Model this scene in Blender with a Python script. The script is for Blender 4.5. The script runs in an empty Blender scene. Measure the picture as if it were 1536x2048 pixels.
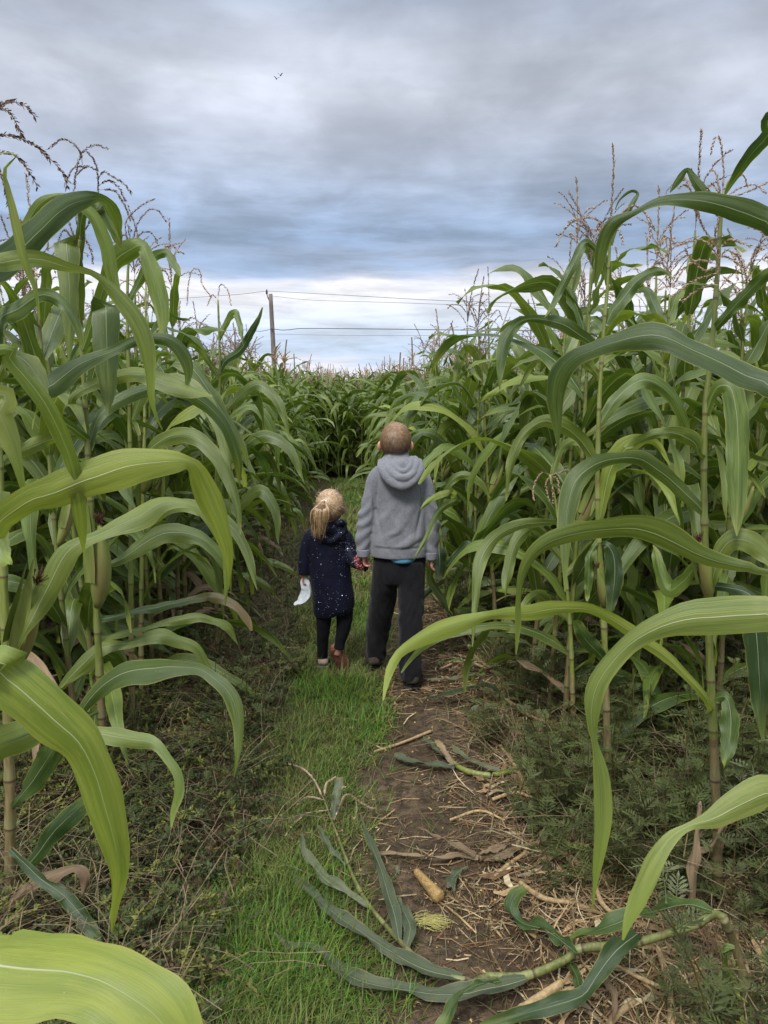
import bpy, bmesh, math, random
import numpy as np
from mathutils import Vector, Matrix

SC = bpy.context.scene
COL = SC.collection
PI = math.pi
rng = np.random.default_rng(7)
random.seed(7)

# ------------------------------------------------------------------ camera
CAM_H = 1.62
PITCH = math.radians(8.75)
FPX = 1539.0
cam_d = bpy.data.cameras.new('camera')
cam = bpy.data.objects.new('camera', cam_d)
COL.objects.link(cam)
cam.location = (0, 0, CAM_H)
cam.rotation_euler = (PI/2 - PITCH, 0, 0)
cam_d.sensor_fit = 'VERTICAL'
cam_d.sensor_height = 36
cam_d.sensor_width = 27
cam_d.lens = 36*FPX/2048
cam_d.clip_start = 0.05
cam_d.clip_end = 3000
SC.camera = cam
SC.view_settings.view_transform = 'Standard'
SC.view_settings.look = 'None'
SC.view_settings.exposure = 1.0
SC.view_settings.gamma = 1.0

# ------------------------------------------------------------------ sun and sky
SUN_EL, SUN_AZ = math.radians(52), math.radians(205)     # azimuth clockwise from +Y
sd = bpy.data.lights.new('sun', 'SUN')
sd.energy = 1.5
sd.angle = math.radians(16)
sd.color = (1.0, 0.97, 0.92)
so = bpy.data.objects.new('sun', sd)
COL.objects.link(so)
sv = Vector((math.sin(SUN_AZ)*math.cos(SUN_EL), math.cos(SUN_AZ)*math.cos(SUN_EL), math.sin(SUN_EL)))
so.rotation_euler = sv.to_track_quat('Z', 'Y').to_euler()
so.location = (0, 0, 30)

W = bpy.data.worlds.new('World')
SC.world = W
W.use_nodes = True


class NT:
    """tiny node-tree writer"""
    def __init__(s, tree):
        s.t = tree
        s.t.nodes.clear()

    def n(s, typ, **kw):
        nd = s.t.nodes.new(typ)
        for k, v in kw.items():
            if k.startswith('i_'):
                nd.inputs[k[2:].replace('_', ' ')].default_value = v
            else:
                setattr(nd, k, v)
        return nd

    def l(s, a, b):
        s.t.links.new(a, b)

    def val(s, x, sock):
        if isinstance(x, (int, float)):
            sock.default_value = x
        elif isinstance(x, tuple):
            sock.default_value = x if len(x) == len(sock.default_value) else (*x, 1)
        else:
            s.l(x, sock)

    def math(s, op, a, b=0.0, c=None, clamp=False):
        nd = s.n('ShaderNodeMath', operation=op, use_clamp=clamp)
        s.val(a, nd.inputs[0]); s.val(b, nd.inputs[1])
        if c is not None:
            s.val(c, nd.inputs[2])
        return nd.outputs[0]

    def vmath(s, op, a, b):
        nd = s.n('ShaderNodeVectorMath', operation=op)
        s.val(a, nd.inputs[0]); s.val(b, nd.inputs[1])
        return nd.outputs[0]

    def noise(s, vec, scale, detail=3.0, rough=0.55, dist=0.0):
        nd = s.n('ShaderNodeTexNoise')
        nd.inputs['Scale'].default_value = scale
        nd.inputs['Detail'].default_value = detail
        nd.inputs['Roughness'].default_value = rough
        nd.inputs['Distortion'].default_value = dist
        if vec is not None:
            s.l(vec, nd.inputs['Vector'])
        return nd.outputs[0]

    def mix(s, f, a, b, mode='MIX'):
        nd = s.n('ShaderNodeMix', data_type='RGBA', blend_type=mode)
        s.val(f, nd.inputs[0]); s.val(a, nd.inputs[6]); s.val(b, nd.inputs[7])
        return nd.outputs[2]

    def mapr(s, x, a, b, c=0.0, d=1.0, smooth=True):
        nd = s.n('ShaderNodeMapRange')
        if smooth:
            nd.interpolation_type = 'SMOOTHSTEP'
        s.val(x, nd.inputs[0])
        nd.inputs[1].default_value = a; nd.inputs[2].default_value = b
        nd.inputs[3].default_value = c; nd.inputs[4].default_value = d
        return nd.outputs[0]

    def ramp(s, x, stops, interp='LINEAR'):
        nd = s.n('ShaderNodeValToRGB')
        cr = nd.color_ramp
        cr.interpolation = interp
        while len(cr.elements) < len(stops):
            cr.elements.new(0.5)
        for e, (p, c) in zip(cr.elements, stops):
            e.position = p
            e.color = (*c, 1)
        s.l(x, nd.inputs[0])
        return nd.outputs[0]


cP, sP = math.cos(PITCH), math.sin(PITCH)


def ray(px, py):
    """direction of the ray through a pixel of the 1536 x 2048 photograph, scaled to y = 1"""
    u, v = (px-768)/FPX, (1024-py)/FPX
    d = np.array([u, cP + v*sP, -sP + v*cP])
    return d/d[1]


def srgb(r, g, b):
    f = lambda c: (c/255/12.92) if c/255 <= 0.04045 else ((c/255+0.055)/1.055)**2.4
    return (f(r), f(g), f(b))


def build_world():
    T = NT(W.node_tree)
    out = T.n('ShaderNodeOutputWorld')
    tc = T.n('ShaderNodeTexCoord').outputs['Generated']
    sep = T.n('ShaderNodeSeparateXYZ')
    T.l(tc, sep.inputs[0])
    x, y, z = sep.outputs
    zc = T.math('MAXIMUM', z, 0.0)
    # cloud sheet seen in perspective: direction projected on a plane overhead
    den = T.math('ADD', zc, 0.22)
    comb = T.n('ShaderNodeCombineXYZ')
    T.l(T.math('DIVIDE', x, den), comb.inputs[0])
    T.l(T.math('DIVIDE', y, den), comb.inputs[1])
    sheet = comb.outputs[0]
    cst = T.n('ShaderNodeCombineXYZ')            # low bands: stretched sideways
    T.l(T.math('MULTIPLY', x, 3.0), cst.inputs[0])
    T.l(T.math('MULTIPLY', y, 1.2), cst.inputs[1])
    T.l(T.math('MULTIPLY', z, 22.0), cst.inputs[2])
    bands = cst.outputs[0]
    n1 = T.noise(sheet, 1.2, 5, 0.5, 0.2)
    n2 = T.noise(sheet, 3.0, 6, 0.52, 0.35)
    nb = T.noise(bands, 1.0, 5, 0.55, 0.2)
    nb2 = T.noise(bands, 2.7, 6, 0.65, 0.3)
    e = T.math('ADD', zc, T.math('MULTIPLY', T.math('SUBTRACT', nb, 0.5), 0.075))
    e = T.math('ADD', e, T.math('MULTIPLY', T.math('SUBTRACT', n2, 0.5), 0.022))
    base = T.ramp(e, [(0.0, srgb(220, 214, 218)), (0.035, srgb(218, 217, 224)), (0.055, srgb(176, 194, 220)),
                      (0.085, srgb(196, 206, 224)), (0.115, srgb(226, 225, 232)), (0.138, srgb(226, 224, 230)),
                      (0.156, srgb(148, 162, 188)), (0.190, srgb(130, 147, 174)), (0.235, srgb(150, 162, 184)),
                      (0.28, srgb(172, 179, 195)), (0.34, srgb(192, 196, 207)), (0.43, srgb(160, 168, 183)),
                      (0.70, srgb(178, 184, 194)), (1.0, srgb(206, 208, 212))])
    # soft modulation, streaks low and billows high
    m1 = T.mapr(n1, 0.36, 0.66, 0.87, 1.13)
    m2 = T.mapr(n2, 0.34, 0.68, 0.86, 1.15)
    m = T.math('MULTIPLY', m1, m2)
    n4 = T.noise(sheet, 8.0, 4, 0.5, 0.2)
    m = T.math('MULTIPLY', m, T.mapr(n4, 0.33, 0.68, 0.955, 1.05))
    for (px_, py_, sharp, amt) in ((400, 225, 45.0, 0.16), (1000, 95, 60.0, -0.13), (150, 30, 80.0, -0.08), (1250, 240, 60.0, 0.05), (560, 60, 90.0, 0.05)):
        rr = ray(px_, py_); rr = rr/np.linalg.norm(rr)
        dt = T.n('ShaderNodeVectorMath', operation='DOT_PRODUCT')
        T.l(tc, dt.inputs[0]); dt.inputs[1].default_value = tuple(rr)
        ang = T.math('SUBTRACT', 1.0, dt.outputs['Value'])
        ang = T.math('ADD', ang, T.math('MULTIPLY', T.math('SUBTRACT', n1, 0.5), 0.02))
        bl = T.math('POWER', 2.718, T.math('MULTIPLY', ang, -sharp))
        m = T.math('MULTIPLY', m, T.math('ADD', 1.0, T.math('MULTIPLY', T.math('MINIMUM', bl, 1.3), amt)))
    hi = T.mapr(zc, 0.13, 0.24, 0.12, 1.0)
    mod = T.math('ADD', T.math('MULTIPLY', T.math('SUBTRACT', m, 1.0), hi), 1.0)
    st = T.mapr(nb2, 0.34, 0.66, 0.84, 1.12)
    lo = T.math('SUBTRACT', 1.0, T.mapr(zc, 0.16, 0.30, 0.0, 0.85))
    mod2 = T.math('ADD', T.math('MULTIPLY', T.math('SUBTRACT', st, 1.0), lo), 1.0)
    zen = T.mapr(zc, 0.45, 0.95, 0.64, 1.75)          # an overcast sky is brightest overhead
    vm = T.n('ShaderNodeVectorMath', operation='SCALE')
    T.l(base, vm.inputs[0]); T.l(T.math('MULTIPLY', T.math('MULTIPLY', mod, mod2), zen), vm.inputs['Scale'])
    # thin places in the cover let some blue through
    blue = T.mapr(T.math('MULTIPLY', nb, n2), 0.22, 0.36, 0.0, 0.16)
    colr = T.mix(T.math('MULTIPLY', blue, lo), vm.outputs[0], srgb(150, 182, 226))
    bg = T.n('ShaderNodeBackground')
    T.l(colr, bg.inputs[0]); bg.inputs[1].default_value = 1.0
    sky = T.n('ShaderNodeTexSky', sky_type='NISHITA')
    sky.sun_disc = False
    sky.sun_elevation = SUN_EL
    sky.sun_rotation = SUN_AZ
    sky.air_density = 1.5
    bg2 = T.n('ShaderNodeBackground')
    T.l(sky.outputs[0], bg2.inputs[0]); bg2.inputs[1].default_value = 0.09
    mx = T.n('ShaderNodeMixShader')
    mx.inputs[0].default_value = 0.92
    T.l(bg2.outputs[0], mx.inputs[1]); T.l(bg.outputs[0], mx.inputs[2])
    T.l(mx.outputs[0], out.inputs[0])


build_world()

# ------------------------------------------------------------------ geometry helpers
def P(px, py, Y):
    return np.array([0, 0, CAM_H]) + ray(px, py)*Y


def G(px, py, h=0.0):
    d = ray(px, py)
    t = (h-CAM_H)/d[2]
    return np.array([0, 0, CAM_H]) + d*t


def _hash(ix, iy, iz):
    n = (ix*374761393 + iy*668265263 + iz*2147483647) & 0xffffffff
    n = ((n ^ (n >> 13))*1274126177) & 0xffffffff
    n = (n ^ (n >> 16)) & 0xffffffff
    return n/4294967295.0


def vnoise(p):
    p = np.asarray(p, float)
    i = np.floor(p).astype(np.int64)
    f = p-i
    f = f*f*(3-2*f)
    r = 0
    for dx in (0, 1):
        for dy in (0, 1):
            for dz in (0, 1):
                w = (f[..., 0] if dx else 1-f[..., 0])*(f[..., 1] if dy else 1-f[..., 1])*(f[..., 2] if dz else 1-f[..., 2])
                r = r + w*_hash(i[..., 0]+dx, i[..., 1]+dy, i[..., 2]+dz)
    return r*2-1


def fbm(p, octv=4):
    p = np.asarray(p, float)
    r, a = 0, 1.0
    for k in range(octv):
        r = r + a*vnoise(p*(2**k)+17.3*k)
        a *= 0.5
    return r/1.9


def ground_h(x, y):
    x = np.asarray(x, float); y = np.asarray(y, float)
    z0 = np.zeros_like(x+y)
    p = np.stack(np.broadcast_arrays(x, y, z0), -1)
    h = 0.018*fbm(p*2.1, 4) + 0.006*fbm(p*14, 3)
    return h


class Soup:
    """collects vertices / faces / uv / colour and makes one mesh"""
    def __init__(s):
        s.v = []; s.q = []; s.t = []; s.uv = []; s.c = []; s.nv = 0

    def add(s, v, q=None, t=None, uv=None, c=None):
        v = np.asarray(v, float).reshape(-1, 3)
        n = len(v)
        s.v.append(v)
        if q is not None and len(q):
            s.q.append(np.asarray(q, np.int64).reshape(-1, 4)+s.nv)
        if t is not None and len(t):
            s.t.append(np.asarray(t, np.int64).reshape(-1, 3)+s.nv)
        s.uv.append(np.zeros((n, 2)) if uv is None else np.asarray(uv, float))
        if c is None:
            c = (1, 1, 1)
        c = np.asarray(c, float)
        s.c.append(np.broadcast_to(c, (n, 3)))
        s.nv += n

    def mesh(s, name, mat=None, smooth=True):
        v = np.concatenate(s.v); uv = np.concatenate(s.uv); c = np.concatenate(s.c)
        q = np.concatenate(s.q) if s.q else np.zeros((0, 4), np.int64)
        t = np.concatenate(s.t) if s.t else np.zeros((0, 3), np.int64)
        me = bpy.data.meshes.new(name)
        me.vertices.add(len(v)); me.vertices.foreach_set('co', v.astype(np.float32).ravel())
        loops = np.concatenate([q.ravel(), t.ravel()])
        me.loops.add(len(loops)); me.loops.foreach_set('vertex_index', loops.astype(np.int32))
        npoly = len(q)+len(t)
        starts = np.concatenate([np.arange(len(q))*4, len(q)*4+np.arange(len(t))*3])
        me.polygons.add(npoly)
        me.polygons.foreach_set('loop_start', starts.astype(np.int32))
        me.polygons.foreach_set('use_smooth', np.full(npoly, smooth, dtype=bool))
        me.update(calc_edges=True)
        ul = me.uv_layers.new(name='UVMap')
        ul.data.foreach_set('uv', uv[loops].astype(np.float32).ravel())
        ca = me.color_attributes.new('Col', 'FLOAT_COLOR', 'POINT')
        ca.data.foreach_set('color', np.concatenate([c, np.ones((len(c), 1))], 1).astype(np.float32).ravel())
        if mat:
            me.materials.append(mat)
        me.validate()
        return me


def link(name, me, parent=None, label=None, cat=None, group=None, kind=None, loc=None, rot=None, scale=None):
    o = bpy.data.objects.new(name, me)
    COL.objects.link(o)
    if parent is not None:
        o.parent = parent
    if loc is not None:
        o.location = loc
    if rot is not None:
        o.rotation_euler = rot
    if scale is not None:
        o.scale = scale if hasattr(scale, '__len__') else (scale,)*3
    if label: o['label'] = label
    if cat: o['category'] = cat
    if group: o['group'] = group
    if kind: o['kind'] = kind
    return o


def catmull(pts, n, vals=None):
    """sample a Catmull-Rom curve through pts, n points; also the extra columns"""
    pts = np.asarray(pts, float)
    if vals is not None:
        pts = np.concatenate([pts, np.asarray(vals, float)], 1)
    k = len(pts)
    seg = np.linalg.norm(np.diff(pts[:, :3], axis=0), axis=1)**0.5 + 1e-9
    t = np.concatenate([[0], np.cumsum(seg)])
    # arc-uniform-ish sampling by dense eval
    P0 = np.vstack([2*pts[0]-pts[1], pts, 2*pts[-1]-pts[-2]])
    out = []
    for i in range(k-1):
        a, b, c, d = P0[i], P0[i+1], P0[i+2], P0[i+3]
        for u in np.linspace(0, 1, 16, endpoint=False):
            out.append(0.5*((2*b)+(-a+c)*u+(2*a-5*b+4*c-d)*u*u+(-a+3*b-3*c+d)*u**3))
    out.append(pts[-1])
    out = np.array(out)
    s = np.concatenate([[0], np.cumsum(np.linalg.norm(np.diff(out[:, :3], axis=0), axis=1))])
    ss = np.linspace(0, s[-1], n)
    res = np.stack([np.interp(ss, s, out[:, j]) for j in range(out.shape[1])], 1)
    return (res[:, :3], res[:, 3:]) if vals is not None else res


def unit(v):
    return v/(np.linalg.norm(v, axis=-1, keepdims=True)+1e-12)


def tangents(C):
    return unit(np.gradient(C, axis=0))


def leaf_arrays(C, S, hw, nW=4, fold=0.25, ruf=0.0, ruf_f=9.0, ph=0.0, tear=0.0):
    """leaf blade along centre C with side vectors S and half widths hw"""
    n = len(C)
    T = tangents(C)
    S = unit(S - (S*T).sum(1, keepdims=True)*T)
    N = np.cross(S, T)
    s = np.linspace(0, 1, n)
    V = []; UV = []
    for j in range(nW+1):
        w = -1+2*j/nW
        side = 0.0 if w > 0 else 2.1
        rf = ruf*(abs(w)**2)*np.sin(ruf_f*2*PI*s*0.5+ph+side)*np.clip(s*6, 0, 1)
        rf = rf + 0.4*ruf*(abs(w)**2)*np.sin(ruf_f*5.3*s+ph*2+side*3)
        wv = w*hw*(1+tear*np.sin(s*57+j*3)*abs(w))
        V.append(C + S*(wv*math.cos(fold))[:, None] + N*((abs(w)*hw*math.sin(fold)) + rf)[:, None])
        UV.append(np.stack([np.full(n, (w+1)/2), s], 1))
    V = np.stack(V, 1).reshape(-1, 3)
    UV = np.stack(UV, 1).reshape(-1, 2)
    i = np.arange(n-1)[:, None]*(nW+1)+np.arange(nW)[None, :]
    i = i.ravel()
    Q = np.stack([i, i+1, i+nW+2, i+nW+1], 1)
    return V, Q, UV


def tube_arrays(C, r, ns=6, r2=None, X=None, cap=True):
    C = np.asarray(C, float)
    n = len(C)
    r = np.broadcast_to(np.asarray(r, float), (n,))
    r2 = r if r2 is None else np.broadcast_to(np.asarray(r2, float), (n,))
    T = tangents(C)
    if X is None:
        X = np.array([1.0, 0, 0]) if abs(T[:, 0]).mean() < 0.75 else np.array([0, 0, 1.0])
    X = np.broadcast_to(np.asarray(X, float), (n, 3))
    A = unit(X - (X*T).sum(1, keepdims=True)*T)
    B = np.cross(T, A)
    a = np.arange(ns)/ns*2*PI
    V = C[:, None, :] + A[:, None, :]*(r[:, None]*np.cos(a))[..., None] + B[:, None, :]*(r2[:, None]*np.sin(a))[..., None]
    V = V.reshape(-1, 3)
    L = np.concatenate([[0], np.cumsum(np.linalg.norm(np.diff(C, axis=0), axis=1))])
    UV = np.stack(np.broadcast_arrays((a/(2*PI))[None, :], L[:, None]), -1).reshape(-1, 2)
    i = np.arange(n-1)[:, None]*ns
    j = np.arange(ns)[None, :]
    k = (j+1) % ns
    Q = np.stack([i+j, i+k, i+ns+k, i+ns+j], -1).reshape(-1, 4)
    Tt = []
    if cap:
        V = np.vstack([V, C[0], C[-1]])
        UV = np.vstack([UV, [0, 0], [0, L[-1]]])
        c0, c1 = n*ns, n*ns+1
        for m in range(ns):
            Tt.append((c0, (m+1) % ns, m))
            Tt.append((c1, (n-1)*ns+m, (n-1)*ns+(m+1) % ns))
    return V, Q, np.array(Tt).reshape(-1, 3), UV


# ------------------------------------------------------------------ materials
def mat_new(name):
    m = bpy.data.materials.new(name)
    m.use_nodes = True
    T = NT(m.node_tree)
    out = T.n('ShaderNodeOutputMaterial')
    b = T.n('ShaderNodeBsdfPrincipled')
    T.l(b.outputs[0], out.inputs[0])
    return m, T, b, out


def bump(T, b, h, strength=0.3, dist=0.01):
    nd = T.n('ShaderNodeBump')
    nd.inputs['Strength'].default_value = strength
    nd.inputs['Distance'].default_value = dist
    T.l(h, nd.inputs['Height'])
    T.l(nd.outputs[0], b.inputs['Normal'])


def leaf_material(name, dark, light, tip, rnd='object', transl=0.3, rough=0.42, rib=(0.42, 0.47, 0.30), spots=0.0,
                  edge=(0.30, 0.30, 0.06), tipstart=0.75):
    m, T, b, out = mat_new(name)
    uv = T.n('ShaderNodeUVMap').outputs[0]
    sp = T.n('ShaderNodeSeparateXYZ'); T.l(uv, sp.inputs[0])
    u, v = sp.outputs[0], sp.outputs[1]
    if rnd == 'object':
        r = T.n('ShaderNodeObjectInfo').outputs['Random']
    else:
        a = T.n('ShaderNodeAttribute', attribute_name='Col')
        sa = T.n('ShaderNodeSeparateXYZ'); T.l(a.outputs['Vector'], sa.inputs[0])
        r = sa.outputs[0]
    obj = T.n('ShaderNodeTexCoord').outputs['Object']
    cv = T.n('ShaderNodeCombineXYZ')
    T.l(T.math('MULTIPLY', u, 46.0), cv.inputs[0]); T.l(T.math('MULTIPLY', v, 1.3), cv.inputs[1]); T.l(T.math('MULTIPLY', r, 50), cv.inputs[2])
    veins = T.noise(cv.outputs[0], 1.0, 3, 0.7)
    cv2 = T.n('ShaderNodeCombineXYZ')
    T.l(T.math('MULTIPLY', u, 5.0), cv2.inputs[0]); T.l(T.math('MULTIPLY', v, 4.0), cv2.inputs[1]); T.l(T.math('MULTIPLY', r, 31), cv2.inputs[2])
    blot = T.noise(cv2.outputs[0], 1.0, 5, 0.65, 0.5)
    f = T.math('ADD', T.mapr(blot, 0.3, 0.7, 0.0, 0.7), T.math('MULTIPLY', T.math('SUBTRACT', r, 0.5), 0.9), clamp=True)
    c = T.mix(f, dark, light)
    c = T.mix(T.mapr(veins, 0.35, 0.65, 0.0, 0.26), c, T.mix(0.5, c, light))
    # paler streaks along the veins
    c = T.mix(T.mapr(veins, 0.60, 0.72, 0.0, 0.10), c, (0.25, 0.3, 0.14))
    au = T.math('ABSOLUTE', T.math('SUBTRACT', u, 0.5))
    # yellowing margin and tip
    tipn = T.math('ADD', v, T.math('MULTIPLY', T.math('SUBTRACT', blot, 0.5), 0.5))
    c = T.mix(T.mapr(tipn, tipstart, 1.05, 0.0, 0.85), c, tip)
    c = T.mix(T.math('MULTIPLY', T.mapr(au, 0.455, 0.495), T.mapr(blot, 0.40, 0.6, 0.1, 0.9)), c, edge)
    if spots > 0:
        cv3 = T.n('ShaderNodeCombineXYZ')
        T.l(T.math('MULTIPLY', u, 22.0), cv3.inputs[0]); T.l(T.math('MULTIPLY', v, 34.0), cv3.inputs[1]); T.l(T.math('MULTIPLY', r, 77), cv3.inputs[2])
        sn = T.noise(cv3.outputs[0], 1.0, 2, 0.5)
        c = T.mix(T.mapr(sn, 0.70, 0.76, 0.0, spots), c, (0.34, 0.27, 0.12))
        sn2 = T.noise(cv3.outputs[0], 2.7, 1, 0.5)
        c = T.mix(T.mapr(sn2, 0.76, 0.80, 0.0, spots), c, (0.42, 0.44, 0.24))
    wr = T.math('MULTIPLY_ADD', v, -0.022, 0.030)
    ribm = T.math('MULTIPLY', T.math('SUBTRACT', 1.0, T.math('DIVIDE', au, wr), clamp=True), T.mapr(v, 0.5, 0.95, 1.0, 0.1))
    c = T.mix(T.math('MULTIPLY', ribm, 1.0, clamp=True), c, rib)
    T.l(c, b.inputs['Base Color'])
    T.l(T.mapr(blot, 0.2, 0.8, rough-0.06, rough+0.14), b.inputs['Roughness'])
    b.inputs['Specular IOR Level'].default_value = 0.6
    h = T.math('ADD', veins, T.math('MULTIPLY', ribm, -2.0))
    bump(T, b, h, 0.35, 0.004)
    tr = T.n('ShaderNodeBsdfTranslucent')
    T.l(T.mix(0.55, c, T.mix(1.0, c, (1.7, 1.9, 0.5), 'MULTIPLY')), tr.inputs[0])
    mx = T.n('ShaderNodeMixShader'); mx.inputs[0].default_value = transl
    T.l(b.outputs[0], mx.inputs[1]); T.l(tr.outputs[0], mx.inputs[2])
    T.l(mx.outputs[0], out.inputs[0])
    return m


def simple(name, c1, c2, scale=30, rough=0.7, b_s=0.3, b_d=0.004, stretch=None, spec=0.3, coord='Object', detail=4, metallic=0.0, c3=None):
    m, T, b, out = mat_new(name)
    vec = T.n('ShaderNodeTexCoord').outputs[coord]
    if stretch:
        vec = T.vmath('MULTIPLY', vec, stretch)
    r = T.n('ShaderNodeObjectInfo').outputs['Random']
    vec = T.vmath('ADD', vec, T.math('MULTIPLY', r, 13.0)) if False else vec
    n = T.noise(vec, scale, detail, 0.6)
    c = T.mix(T.mapr(n, 0.3, 0.7), c1, c2)
    if c3:
        n2 = T.noise(vec, scale*0.3, 3, 0.6)
        c = T.mix(T.mapr(n2, 0.5, 0.7, 0, 0.8), c, c3)
    c = T.mix(1.0, c, T.mapr(r, 0, 1, 0.8, 1.2, False), 'MULTIPLY')
    T.l(c, b.inputs['Base Color'])
    b.inputs['Roughness'].default_value = rough
    b.inputs['Specular IOR Level'].default_value = spec
    b.inputs['Metallic'].default_value = metallic
    bump(T, b, n, b_s, b_d)
    return m


def attr_mat(name, rough=0.6, transl=0.25, spec=0.3, var=0.25):
    m, T, b, out = mat_new(name)
    a = T.n('ShaderNodeAttribute', attribute_name='Col').outputs['Color']
    obj = T.n('ShaderNodeTexCoord').outputs['Object']
    n = T.noise(obj, 60, 2)
    c = T.mix(1.0, a, T.mapr(n, 0.3, 0.7, 1-var, 1+var), 'MULTIPLY')
    T.l(c, b.inputs['Base Color'])
    b.inputs['Roughness'].default_value = rough
    b.inputs['Specular IOR Level'].default_value = spec
    if transl > 0:
        tr = T.n('ShaderNodeBsdfTranslucent'); T.l(c, tr.inputs[0])
        mx = T.n('ShaderNodeMixShader'); mx.inputs[0].default_value = transl
        T.l(b.outputs[0], mx.inputs[1]); T.l(tr.outputs[0], mx.inputs[2]); T.l(mx.outputs[0], out.inputs[0])
    return m


M = {}
M['leaf'] = leaf_material('leaf_green', (0.055, 0.100, 0.016), (0.175, 0.240, 0.038), (0.24, 0.27, 0.04), tipstart=0.8, rough=0.36)
M['leaf_far'] = leaf_material('leaf_green_far', (0.066, 0.112, 0.018), (0.190, 0.250, 0.042), (0.16, 0.22, 0.05), rnd='attr', tipstart=0.85)
M['leaf_blue'] = leaf_material('leaf_bluegreen', (0.068, 0.110, 0.020), (0.178, 0.225, 0.042), (0.20, 0.25, 0.05), spots=0.6, rough=0.40)
M['leaf_yel'] = leaf_material('leaf_yellowgreen', (0.13, 0.195, 0.024), (0.30, 0.35, 0.055), (0.26, 0.32, 0.035), spots=0.8, rib=(0.55, 0.6, 0.36), rough=0.45)
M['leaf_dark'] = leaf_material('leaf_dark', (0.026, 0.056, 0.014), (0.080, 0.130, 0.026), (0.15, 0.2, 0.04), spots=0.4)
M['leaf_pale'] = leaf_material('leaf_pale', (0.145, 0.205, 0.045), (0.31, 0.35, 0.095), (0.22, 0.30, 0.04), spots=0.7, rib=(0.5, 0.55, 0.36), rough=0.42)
M['leaf_wilt'] = leaf_material('leaf_wilted', (0.050, 0.068, 0.032), (0.135, 0.155, 0.080), (0.16, 0.15, 0.07), spots=0.5, rough=0.62, transl=0.12, rib=(0.3, 0.32, 0.18), edge=(0.22, 0.17, 0.09), tipstart=0.8)
M['leaf_drytip'] = leaf_material('leaf_drying', (0.055, 0.10, 0.030), (0.12, 0.18, 0.05), (0.34, 0.22, 0.11), spots=0.5, tipstart=0.35)
M['leaf_dry'] = leaf_material('leaf_dry', (0.13, 0.085, 0.045), (0.33, 0.24, 0.14), (0.17, 0.10, 0.055), rough=0.75, transl=0.12, rib=(0.42, 0.3, 0.17), edge=(0.12, 0.06, 0.03))
M['stalk'] = simple('stalk_green', (0.13, 0.17, 0.035), (0.24, 0.27, 0.07), 60, 0.5, 0.3, 0.003, (1, 1, 0.12), c3=(0.16, 0.10, 0.05))
M['stalk_low'] = simple('stalk_brown', (0.16, 0.13, 0.05), (0.28, 0.20, 0.10), 70, 0.65, 0.4, 0.003, (1, 1, 0.12), c3=(0.10, 0.045, 0.03))


def stalk_material(name, c1, c2, node, blotch):
    m, T, b, out = mat_new(name)
    obj = T.n('ShaderNodeTexCoord').outputs['Object']
    uv = T.n('ShaderNodeUVMap').outputs[0]
    sp = T.n('ShaderNodeSeparateXYZ'); T.l(uv, sp.inputs[0])
    r = T.n('ShaderNodeObjectInfo').outputs['Random']
    n = T.noise(T.vmath('MULTIPLY', obj, (1, 1, 0.1)), 90, 3, 0.6)
    n2 = T.noise(obj, 14, 4, 0.65)
    c = T.mix(T.mapr(n, 0.3, 0.7), c1, c2)
    c = T.mix(T.mapr(n2, 0.52, 0.70, 0, 0.75), c, blotch)
    ph = T.math('FRACT', T.math('DIVIDE', sp.outputs[1], 0.165))
    dn = T.math('ABSOLUTE', T.math('SUBTRACT', ph, 0.5))
    c = T.mix(T.mapr(dn, 0.0, 0.055, 0.85, 0.0), c, node)
    c = T.mix(T.math('MULTIPLY', T.mapr(ph, 0.5, 0.95, 0.35, 0.0), T.math('GREATER_THAN', ph, 0.52)), c, (0.30, 0.32, 0.14))
    c = T.mix(1.0, c, T.mapr(r, 0, 1, 0.75, 1.2, False), 'MULTIPLY')
    T.l(c, b.inputs['Base Color']); b.inputs['Roughness'].default_value = 0.5
    bump(T, b, n, 0.3, 0.003)
    return m


M['stalk'] = stalk_material('stalk_green', (0.12, 0.16, 0.03), (0.22, 0.25, 0.055), (0.10, 0.06, 0.03), (0.15, 0.09, 0.045))
M['stalk_low'] = stalk_material('stalk_brown', (0.13, 0.11, 0.04), (0.24, 0.18, 0.085), (0.06, 0.03, 0.02), (0.09, 0.04, 0.03))
M['straw'] = simple('straw_tan', (0.30, 0.205, 0.10), (0.46, 0.34, 0.18), 90, 0.8, 0.4, 0.003, c3=(0.18, 0.10, 0.055))
M['tassel'] = simple('tassel_tan', (0.30, 0.21, 0.14), (0.48, 0.36, 0.24), 90, 0.8, 0.2, 0.002)
M['tassel_dark'] = simple('tassel_purple', (0.17, 0.12, 0.10), (0.32, 0.235, 0.18), 90, 0.8, 0.2, 0.002)
M['tassel_far'] = attr_mat('tassel_far', 0.8, 0.2)
M['husk'] = simple('husk_green', (0.12, 0.17, 0.035), (0.24, 0.27, 0.07), 40, 0.55, 0.4, 0.004, (1, 1, 0.1), c3=(0.20, 0.15, 0.06))
M['silk'] = simple('silk_brown', (0.07, 0.03, 0.018), (0.16, 0.07, 0.04), 90, 0.85)
M['veg'] = attr_mat('low_growth', 0.6, 0.25)
M['litter'] = attr_mat('litter', 0.85, 0.08, 0.15)


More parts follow.
